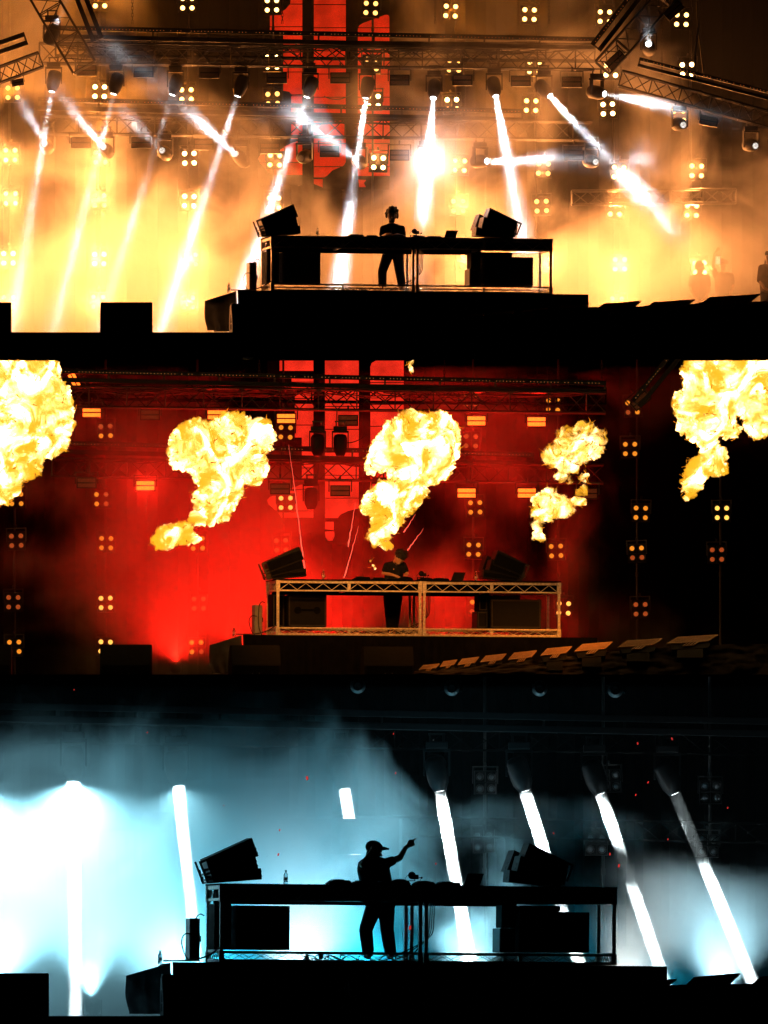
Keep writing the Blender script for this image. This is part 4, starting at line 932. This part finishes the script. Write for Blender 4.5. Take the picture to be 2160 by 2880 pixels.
# ------------------------------------------------------------------ monitor wedges along the front edge
def wedge(dx0, dx1, dy0, dy1, y, label, group, rz=0, plate=True):
    s = M(y); w = (dx1 - dx0) * s; h = (dy1 - dy0) * s
    a = P(dx0, dy1, y)
    t = thing('monitor_wedge', label, 'monitor speaker', a, rz, group)
    prof = [(0, 0), (0, h * .35), (.18 * h, h), (.42 * h, h), (.62 * h, h * .5), (.66 * h, 0)]    # (depth, height)
    vs = []
    for x in (0, w): vs += [(x, d, z) for d, z in prof]
    n = len(prof); fs = [tuple(range(n)), tuple(range(n, 2 * n))[::-1]] + [(i, n + i, n + (i + 1) % n, (i + 1) % n) for i in range(n)]
    bm = bmesh.new(); bv = [bm.verts.new(v) for v in vs]
    for f in fs: bm.faces.new([bv[i] for i in f])
    bmesh.ops.bevel(bm, geom=bm.edges[:], offset=.012, segments=2, affect='EDGES'); me = bpy.data.meshes.new('cabinet'); bm.to_mesh(me); bm.free(); me.materials.append(MAT['black']); link('cabinet', me, t)
    MB().box((.05, -.006, .03), (w - .05, -.001, h * .33)).build('connector_panel', MAT['matte'], t)
    for k in (.42, .56): MB().tube((w * k, -.03, .05), (w * k, -.004, .05), .014, 8).build('plug', MAT['steel'], t)
    # rigging side plate: leaf-shaped frame with an A-shaped cut-out
    if plate:
        out = [(.02, .02), (.0, h * .3), (.06 * h, h * .62), (.26 * h, h * .96), (.40 * h, h * .9), (.52 * h, h * .5), (.5 * h, .02)]
        inn = [(.12 * h, h * .12), (.10 * h, h * .30), (.14 * h, h * .45), (.26 * h, h * .66), (.32 * h, h * .62), (.40 * h, h * .35), (.38 * h, h * .12)]
        vs = []
        for x in (-.014, -.002): vs += [(x, d, z) for d, z in out] + [(x, d, z) for d, z in inn]
        n = 7; fs = []
        for i in range(n):
            j = (i + 1) % n; fs += [(i, j, n + j, n + i), (2 * n + i, 3 * n + i, 3 * n + j, 2 * n + j), (i, 2 * n + i, 2 * n + j, j), (n + i, n + j, 3 * n + j, 3 * n + i)]
        MB().add(vs, fs).box((-.013, .11 * h, h * .30), (-.003, .40 * h, h * .35)).build('side_plate', MAT['plate'], t)
    return t
for st, lst, y in ((1, [(-88, 24, 652, 719), (217, 329, 652, 719), (503, 612, 655, 719)], -1.7), (2, [(-88, 25, 1392, 1459.5), (216, 328, 1392, 1459.5), (501, 609, 1393, 1459.5), (787, 897, 1396, 1459.5)], -1.7),
                   (3, [(-60, 105, 2102, 2196), (354, 518, 2105, 2196), (760, 920, 2110, 2196)], Y3 - 1.6)):
    for i, (a, b, c, d) in enumerate(lst):
        rz = 0 if i < 2 and st < 3 or i == 0 else R(9 if i == 1 else 22 if st == 3 else 12)
        wedge(a, b, c, d, y, plate=st != 2 and i > 0, rz=rz, label='black monitor wedge at the front edge, %s from the left, %s stage' % (ORD[i], NM[st]), group='monitor wedges, %s stage' % NM[st])

# ------------------------------------------------------------------ diagonal row of floor panels at lower right
def make_panel():
    t = thing('floor_light', 'x', 'floor light')
    # unit size: 1 wide, sloping face 0.32 high
    h = MB().prism([(0, 0), (.80, .10), (1.0, .36), (.22, .27)], 0, .05); h.build('housing', MAT['fin'], t)
    f = MB()
    for k in range(5):
        u = .12 + k * .17; a = (.22 * u * 1.0 + .02, .27 * u + .02); b = (.80 + .2 * u - .03, .10 + .26 * u + .005)
        f.prism([a, b, (b[0] + .006, b[1] + .016), (a[0] + .006, a[1] + .016)], -.014, -.001)
    f.build('cooling_fins', MAT['fin'], t)
    g_ = MB().prism([(.30, -.10), (.52, -.07), (.62, .06), (.40, .03)], -.01, .03); g_.build('vent_box', MAT['fin'], t)
    v = MB()
    for k in range(3): x = .34 + k * .065; v.prism([(x, -.085 + k * .01), (x + .03, -.08 + k * .01), (x + .11, .035 + k * .01), (x + .08, .03 + k * .01)], -.016, -.011)
    v.build('vent_slots', MAT['black'], t)
    MB().prism([(.1, -.2), (.8, -.12), (.84, .08), (.06, -.02)], .06, .3).build('yoke', MAT['black'], t)
    MB().box((.2, .08, -.5), (.7, .3, -.13)).build('stand', MAT['black'], t)
    return t
PN = make_panel(); used = [False]
def fpanel(x0, x1, y0, y1, dep, label, group):
    global PN
    p = P(x0, y1, dep); t = clone(PN, p, (R(-38), 0, 0), label, group); w = (x1 - x0) * M(dep); t.scale = (w, .7, (y1 - y0) * M(dep) / .36 / .8)
    return t
p1 = [(950, 995, 681, 696), (997, 1047, 676, 694), (1050, 1112, 670, 690), (1118, 1184, 664, 684), (1196, 1270, 657, 674), (1282, 1386, 648, 674), (1386, 1502, 645, 670), (1504, 1644, 633, 662), (1646, 1800, 626, 660)]
p2 = [(905, 950, 1433, 1446), (950, 988, 1424, 1440), (988, 1035, 1418, 1436), (1037, 1094, 1411, 1430), (1097, 1160, 1404, 1425), (1167, 1236, 1395, 1416), (1240, 1324, 1385, 1407), (1334, 1432, 1378, 1398), (1440, 1552, 1370, 1390)]
p3 = [(985, 1050, 2148, 2165), (1060, 1125, 2142, 2160), (1132, 1212, 2136, 2155), (1222, 1320, 2128, 2150), (1330, 1462, 2114, 2142), (1472, 1600, 2101, 2136), (1612, 1760, 2100, 2136)]
for st, lst, dep in ((1, p1, -1.2), (2, p2, -1.2), (3, p3, Y3 - 1.6)):
    for i, (a, b, c, d) in enumerate(lst):
        fpanel(a, b, c, d, dep - .04 * i, 'sloping finned floor light, %s from the left in the diagonal row, %s stage' % (ORD[i], NM[st]), 'diagonal row of floor lights, %s stage' % NM[st])
    # crumpled black cloth under the row
    nx, nz = 90, 24; vs = []; x0 = lst[0][0] - 25; x1 = 1700; yb = 719 if st == 1 else 1459.5 if st == 2 else 2196
    def topy(x):
        for (a, b, c, d) in lst:
            if x <= b: return d + 2 + (0 if st != 2 else 2)
        return lst[-1][3]
    for i in range(nx + 1):
        x = x0 + (x1 - x0) * i / nx
        ty = sum(topy(x + o) for o in (-60, -30, 0, 30, 60)) / 5 - (13 if st != 2 else -1)
        for k in range(nz + 1):
            z = k / nz; dy = ty + (yb - .5 - ty) * z
            n_ = noise.fractal(Vector((x * .018, z * 2.2, st * 3.0)), 1.0, 2.0, 4) + .5 * noise.noise(Vector((x * .05 + z * 3, z * 5, 1)))
            vs.append(P(x, dy + 2 * n_ * (1 - z), dep - .15 - .22 * z + .10 * n_))
    fs = [(i * (nz + 1) + k, (i + 1) * (nz + 1) + k, (i + 1) * (nz + 1) + k + 1, i * (nz + 1) + k + 1) for i in range(nx) for k in range(nz)]
    tag(MB().add(vs, fs).build('crumpled_cloth', MAT['floor_cloth'], smooth=True), 'crumpled black cloth under the diagonal floor lights, %s stage' % NM[st], 'cloth', 'crumpled cloths')

# ------------------------------------------------------------------ fireballs
def flame_mat(name, dens, lo, hi, scale, step, t0, t1):
    """burning gas: a glowing volume, thin at its rims (orange) and deep in its core (white)"""
    m = bpy.data.materials.new(name); m.use_nodes = True; nt = m.node_tree; nt.nodes.clear(); N = nt.nodes.new; L = nt.links.new
    out = N('ShaderNodeOutputMaterial'); pv = N('ShaderNodeVolumePrincipled'); L(pv.outputs[0], out.inputs['Volume'])
    tc = N('ShaderNodeTexCoord'); n = N('ShaderNodeTexNoise'); n.inputs['Scale'].default_value = scale; n.inputs['Detail'].default_value = 4; n.inputs['Roughness'].default_value = .62; n.inputs['Distortion'].default_value = 1.4
    L(tc.outputs['Object'], n.inputs['Vector'])
    r = N('ShaderNodeMapRange'); r.inputs[1].default_value = lo; r.inputs[2].default_value = hi; r.inputs[3].default_value = .0; r.inputs[4].default_value = 1; L(n.outputs[0], r.inputs[0])
    p = N('ShaderNodeMath'); p.operation = 'MULTIPLY'; p.inputs[1].default_value = dens; L(r.outputs[0], p.inputs[0]); L(p.outputs[0], pv.inputs['Density'])
    n2 = N('ShaderNodeTexNoise'); n2.inputs['Scale'].default_value = scale * .62; n2.inputs['Detail'].default_value = 8; n2.inputs['Roughness'].default_value = .68; n2.inputs['Distortion'].default_value = 1.8
    L(tc.outputs['Object'], n2.inputs['Vector'])
    r2 = N('ShaderNodeMapRange'); r2.inputs[1].default_value = .47; r2.inputs[2].default_value = .60; r2.inputs[3].default_value = t0; r2.inputs[4].default_value = t1; L(n2.outputs[0], r2.inputs[0])
    e = N('ShaderNodeMath'); e.operation = 'POWER'; e.inputs[0].default_value = 2; L(r2.outputs[0], e.inputs[1])
    q = N('ShaderNodeMath'); q.operation = 'MULTIPLY'; L(p.outputs[0], q.inputs[0]); L(e.outputs[0], q.inputs[1])
    L(q.outputs[0], pv.inputs['Emission Strength']); cm = N('ShaderNodeMix'); cm.data_type = 'RGBA'; cm.inputs[6].default_value = (1, .43, .016, 1); cm.inputs[7].default_value = (1, .56, .19, 1)
    r3 = N('ShaderNodeMapRange'); r3.inputs[1].default_value = t0; r3.inputs[2].default_value = t0 + 1.8; L(r2.outputs[0], r3.inputs[0]); L(r3.outputs[0], cm.inputs[0]); L(cm.outputs[2], pv.inputs['Emission Color'])
    pv.inputs['Color'].default_value = (.02, .02, .02, 1)
    m.cycles.volume_step_rate = step
    return m
FM = flame_mat('fire', 15, .22, .55, 1.9, .2, .35, 4.4)
FM2 = flame_mat('fire_thin', 14, .42, .66, 3.2, .22, .5, 3.6)
def fireball(label, y, spheres, seed, cool_gas=False, amp=.10, clip=779, aim=None):
    c0 = P(spheres[0][0], spheres[0][1], y); t = thing('fireball', label, 'flame', c0, 0, 'fireballs over the red stage')
    mb = MB(); rnd = random.Random(seed); sp = []
    for (x, yy, r) in spheres:
        p = P(x, yy, y + rnd.uniform(-.25, .25)) - c0; rr = r / 100 * .93; mb.sph(p, rr, 3); sp.append((p, rr))
        for k in range(int(9 + r * .35)):
            v = Vector((rnd.gauss(0, 1), rnd.gauss(0, 1), rnd.gauss(0, 1))).normalized(); q = rnd.uniform(.10, .30) * (rr ** .6) * .8
            mb.sph(p + v * (rr * .93 - q * .3), q, 2)
    me = remeshed(mb, .021, 1, 'flame'); me.materials.clear(); me.materials.append(FM2 if cool_gas else FM)
    nn = [v.normal.copy() for v in me.vertices]; off = Vector((seed * 3.7, 0, 0))
    for v, nr in zip(me.vertices, nn):
        co = v.co.copy(); q = co * 1.9 + off
        w = Vector((noise.noise(q), noise.noise(q + Vector((9, 0, 0))), noise.noise(q + Vector((0, 9, 0)))))
        f1 = noise.fractal(co * 5.0 + w * 1.6 + off, .9, 2.1, 4)
        f2 = 1 - abs(noise.noise(co * 11 + w * 3 + off)) * 2; f3 = noise.noise(co * 26 + w * 5)
        v.co = co + nr * (amp * f1 + amp * .55 * (f2 - .4) + amp * .3 * f3)
        lim = P(0, clip, y + v.co.y).z - c0.z
        if v.co.z > lim: v.co.z = lim
    me.shade_smooth(); link('flame', me, t)
    lk = MB(); nv = len(me.vertices)      # torn licks of fire round the fringe
    for k in range(int(sum(q_[2] for q_ in spheres) * .55)):
        v = me.vertices[rnd.randrange(nv)]; nr = v.normal
        if abs(nr.y) > .55: continue
        p_ = v.co - nr * .02; d_ = (nr + Vector((rnd.uniform(-.9, .9), 0, rnd.uniform(-.3, 1.0)))).normalized(); w_ = rnd.uniform(.008, .022)
        for q_ in range(4):
            n_ = p_ + d_ * rnd.uniform(.02, .045); lk.tube(p_, n_, w_, 5, w_ * .68, cap=q_ == 3); w_ *= .68; p_ = n_
            d_ = (d_ + Vector((rnd.uniform(-.8, .8), 0, rnd.uniform(-.6, .8)))).normalized()
        if p_.z + c0.z > P(0, clip + 3, y).z: pass
    if lk.v:
        zl = P(0, clip, y).z - c0.z; lk.v = [(a_, b_, min(c_, zl)) for a_, b_, c_ in lk.v]
        tag(lk.build('flame_licks', MAT['lick'], t), kind='stuff')
    if aim:    # added spot beside the fireball, aimed to stand in for its firelight
        p0 = P(aim[4], aim[5], y); spot(t, p0 - c0, P(aim[0], aim[1], 0) - p0, aim[2], (1, .25, .018), aim[3], .8, .12, 'added_flame_spot')
    return t
fireball('huge fireball cut off by the left picture edge', -2.8, [(40, 835, 86), (95, 880, 66), (15, 930, 80), (100, 935, 55), (40, 990, 52), (12, 1040, 38), (60, 800, 70), (-40, 900, 80), (5, 1070, 22), (125, 915, 34), (60, 1010, 30)], 1)
fireball('round fireball at left with a curling tail, red stage', -2.8, [(470, 985, 74), (425, 965, 60), (500, 950, 62), (555, 945, 40), (525, 1000, 52), (392, 985, 30), (475, 1055, 52), (470, 1100, 32), (440, 1080, 26), (430, 1120, 18), (395, 1150, 25), (360, 1160, 25), (345, 1172, 18), (415, 1160, 14), (545, 1020, 28)], 2, aim=(740, 1330, 520, 100, 590, 1090))
fireball('tall middle fireball above the bent DJ', -2.8, [(885, 950, 62), (845, 975, 44), (940, 940, 54), (930, 1000, 52), (960, 970, 36), (880, 1010, 48), (850, 1075, 50), (880, 1065, 40), (812, 1090, 30), (900, 1075, 18), (835, 1120, 36), (820, 1155, 22), (835, 1178, 9), (795, 1160, 9), (810, 1000, 22)], 3, aim=(950, 1340, 230, 90, 945, 1110))
fireball('small orange broken fireball at right, red stage', -2.8, [(1200, 985, 28), (1225, 950, 27), (1262, 930, 24), (1288, 945, 20), (1280, 975, 20), (1250, 975, 26), (1222, 1005, 22), (1213, 1028, 14), (1232, 1040, 9), (1262, 1030, 10), (1255, 1060, 9), (1248, 1082, 8), (1186, 1090, 34), (1218, 1098, 22), (1165, 1110, 18), (1158, 1135, 11), (1162, 1158, 11)], 4, True, amp=.09)
fireball('large fireball cut off by the right picture edge', -2.8, [(1545, 845, 72), (1610, 820, 80), (1650, 870, 62), (1492, 875, 38), (1500, 915, 34), (1540, 915, 36), (1640, 910, 34), (1525, 950, 24), (1575, 925, 24), (1500, 800, 30), (1540, 985, 30), (1512, 1015, 28), (1495, 1045, 22), (1550, 1010, 20), (1490, 1068, 11), (1690, 850, 50)], 5, aim=(1190, 1412, 1100, 44, 1430, 1080))
fireball('tiny flame curl high at the upper edge, red stage', -2.8, [(889, 782, 6), (887, 792, 5), (890, 801, 3)], 6, True, amp=.03, clip=777)
fireball('tiny flame scrap left of the bent DJ', 2.0, [(800, 1212, 3), (807, 1222, 4), (810, 1228, 3)], 7, amp=.02)
# red laser light painted as thin glowing tubes
def laser_tube(a, b, label):
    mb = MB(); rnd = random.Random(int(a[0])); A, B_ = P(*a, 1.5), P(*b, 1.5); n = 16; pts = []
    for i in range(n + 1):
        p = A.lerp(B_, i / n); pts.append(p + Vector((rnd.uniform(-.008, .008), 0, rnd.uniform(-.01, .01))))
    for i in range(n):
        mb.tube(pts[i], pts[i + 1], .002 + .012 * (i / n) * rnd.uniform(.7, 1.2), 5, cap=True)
    tag(mb.build('laser_line', MAT['laser_tube']), label, 'laser line', 'thin red laser lines')
laser_tube((624, 960), (660, 1246), 'thin red line of light falling steeply to the left speakers')
laser_tube((768, 1085), (752, 1182), 'thin red line of light left of the middle fireball tail')
laser_tube((775, 1135), (743, 1249), 'thin red line of light ending on the table')
laser_tube((898, 1110), (872, 1150), 'short red line of light behind the middle fireball tail')
laser_tube((915, 1142), (880, 1190), 'short red line of light over the bent DJ\'s shoulder')

# confetti over the blue stage, its lit look painted as a glow
rnd = random.Random(11)
conf = [(160, 1490, 2), (318, 1582, 2.5), (850, 1585, 2.5), (663, 1681, 6), (855, 1670, 3.5), (1377, 1606, 3.5), (1452, 1596, 4), (1399, 1690, 3), (1374, 1717, 3.5), (1572, 1745, 3), (603, 1793, 3), (600, 1846, 4), (941, 1866, 3), (1196, 1800, 3), (1318, 1845, 4), (1337, 1870, 5), (1443, 1813, 3), (885, 2004, 6), (484, 1740, 2.5)]
pl = ['far upper left', 'upper left', 'above the pointing DJ', 'left of the third beam', 'right of the third beam', 'upper right of the fifth beam', 'at the far upper right', 'left of the rightmost beam', 'just left of the rightmost beam', 'at the right edge', 'above the left bottle', 'over the left speakers', 'by the lamp arm', 'beside the right speakers', 'between two right beams, upper', 'between two right beams, lower', 'beside the rightmost beam', 'glowing pink between the table posts', 'left of the dark screen']
for (x, y, r), w in zip(conf, pl):
    s = r * M(Y3) * .75; o = MB().add([(-s * .6, 0, -s), (s * .5, .01, -s * .8), (s * .7, .02, s), (-s * .3, .012, s * .9), (-s * .6, .003, -s), (s * .5, .013, -s * .8), (s * .7, .023, s), (-s * .3, .015, s * .9)], [(0, 1, 2, 3), (7, 6, 5, 4), (0, 4, 5, 1), (1, 5, 6, 2), (2, 6, 7, 3), (3, 7, 4, 0)]).build('confetti', MAT['confetti'] if 'confetti' in MAT else MAT.setdefault('confetti', emit('confetti_glow', (1, .06, .05), .55)), None, P(x, y, Y3 + 1.5), (0, rnd.uniform(-.5, .5), rnd.uniform(-.5, .5)))
    tag(o, 'small red confetti scrap %s' % w, 'confetti', 'red confetti over the blue stage')

# ------------------------------------------------------------------ unseen wash lights added behind risers and wedges to make the smoke glow
def wash(dx, dy, y, d, energy, col, label, size=120, soft=.12):
    t = thing('unseen_wash_light', label, 'stage light', P(dx, dy, y), 0, 'unseen floor wash lights')
    v = Vector(d).normalized(); q = v.to_track_quat('Z', 'Y')
    h = MB().lathe([(.10, 0), (.12, 0), (.12, -.16), (.07, -.22)], 16).build('head', MAT['black'], t, (0, 0, .24), q, True)
    MB().lathe([(.10, -.01), (.02, .0)], 16).build('lens', bpy.data.materials.get('wl_%s' % label[:12]) or emit('wl_%s' % label[:12], col, 5), h)
    MB().box((-.15, -.02, .0), (-.13, .02, .26)).box((.13, -.02, 0), (.15, .02, .26)).box((-.15, -.08, -.0), (.15, .08, .02)).build('yoke', MAT['steel'], t)
    spot(t, Vector((0, 0, .24)) + v * .04, v, energy, col, size, 1.0, soft)
    return t
wash(520, 1457, 5, (-.5, -.2, 1), 700, RED, 'red wash light behind the left of the riser', 150)
wash(720, 1457, 5, (0, -.1, 1), 1800, RED, 'red wash light behind the riser centre', 140)
wash(960, 1457, 4.5, (.1, -.1, 1), 2700, RED, 'red wash light behind the right of the riser', 120)
wash(1180, 1457, 5, (.3, -.1, 1), 480, RED, 'red wash light behind the right riser end', 120)
wash(260, 1457, 3.5, (.3, .1, 1), 550, RED, 'red wash light behind the left monitor wedge', 150)
wash(380, 1457, 7.5, (0, -.3, 1), 1500, RED, 'red wash light deep at the left rear of the red stage', 160)
wash(560, 1457, 8.4, (-.1, -.2, 1), 2200, RED, 'red wash light deep behind the left speakers of the red stage', 130)
wash(700, 1457, 8.2, (.1, -.3, 1), 1500, RED, 'red wash light deep behind the red screens', 120)
wash(1080, 1457, 8.2, (0, -.3, 1), 1500, RED, 'red wash light deep at the right rear of the red stage', 110)
wash(-40, 2194, Y3 + 4, (.3, -.2, 1), 2432, WH, 'white wash light behind the far left wedge', 100)
wash(200, 2194, Y3 + 5.5, (-.1, -.3, 1), 2560, WH, 'white wash light at the left rear of the deck', 95)
wash(440, 2194, Y3 + 4, (-.7, -.1, 1), 2176, WH, 'white wash light behind the left riser end', 100)
wash(620, 2194, Y3 + 5.0, (.2, -.3, 1), 2800, (.5, .78, .9), 'white wash light behind the riser centre', 95)
wash(1010, 2194, Y3 + 5, (0, -.2, 1), 3072, WH, 'white wash light behind the riser under the centre beam', 80)
wash(1320, 2194, Y3 + 5, (.5, -.2, 1), 900, (.85, .85, .78), 'pale wash light behind the right riser end', 95)
wash(1560, 2194, Y3 + 4.5, (0, -.2, 1), 1300, (.42, .78, .92), 'pale wash light behind the right floor lights', 110)
wash(440, 2194, Y3 + 5.8, (.2, -.7, 1), 2560, CY, 'cyan wash light at the left rear corner of the riser', 125)
wash(760, 2194, Y3 + 5.8, (-.1, -.7, 1), 2080, CY, 'cyan wash light at the centre rear of the deck', 120)
wash(1400, 2194, Y3 + 7.2, (0, -.9, .6), 960, CY, 'cyan wash light at the right rear of the deck', 100)

# the prototypes that only served for copying are removed
for proto in (BL, ST, PN):
    for ch in list(proto.children_recursive): bpy.data.objects.remove(ch)
    bpy.data.objects.remove(proto)
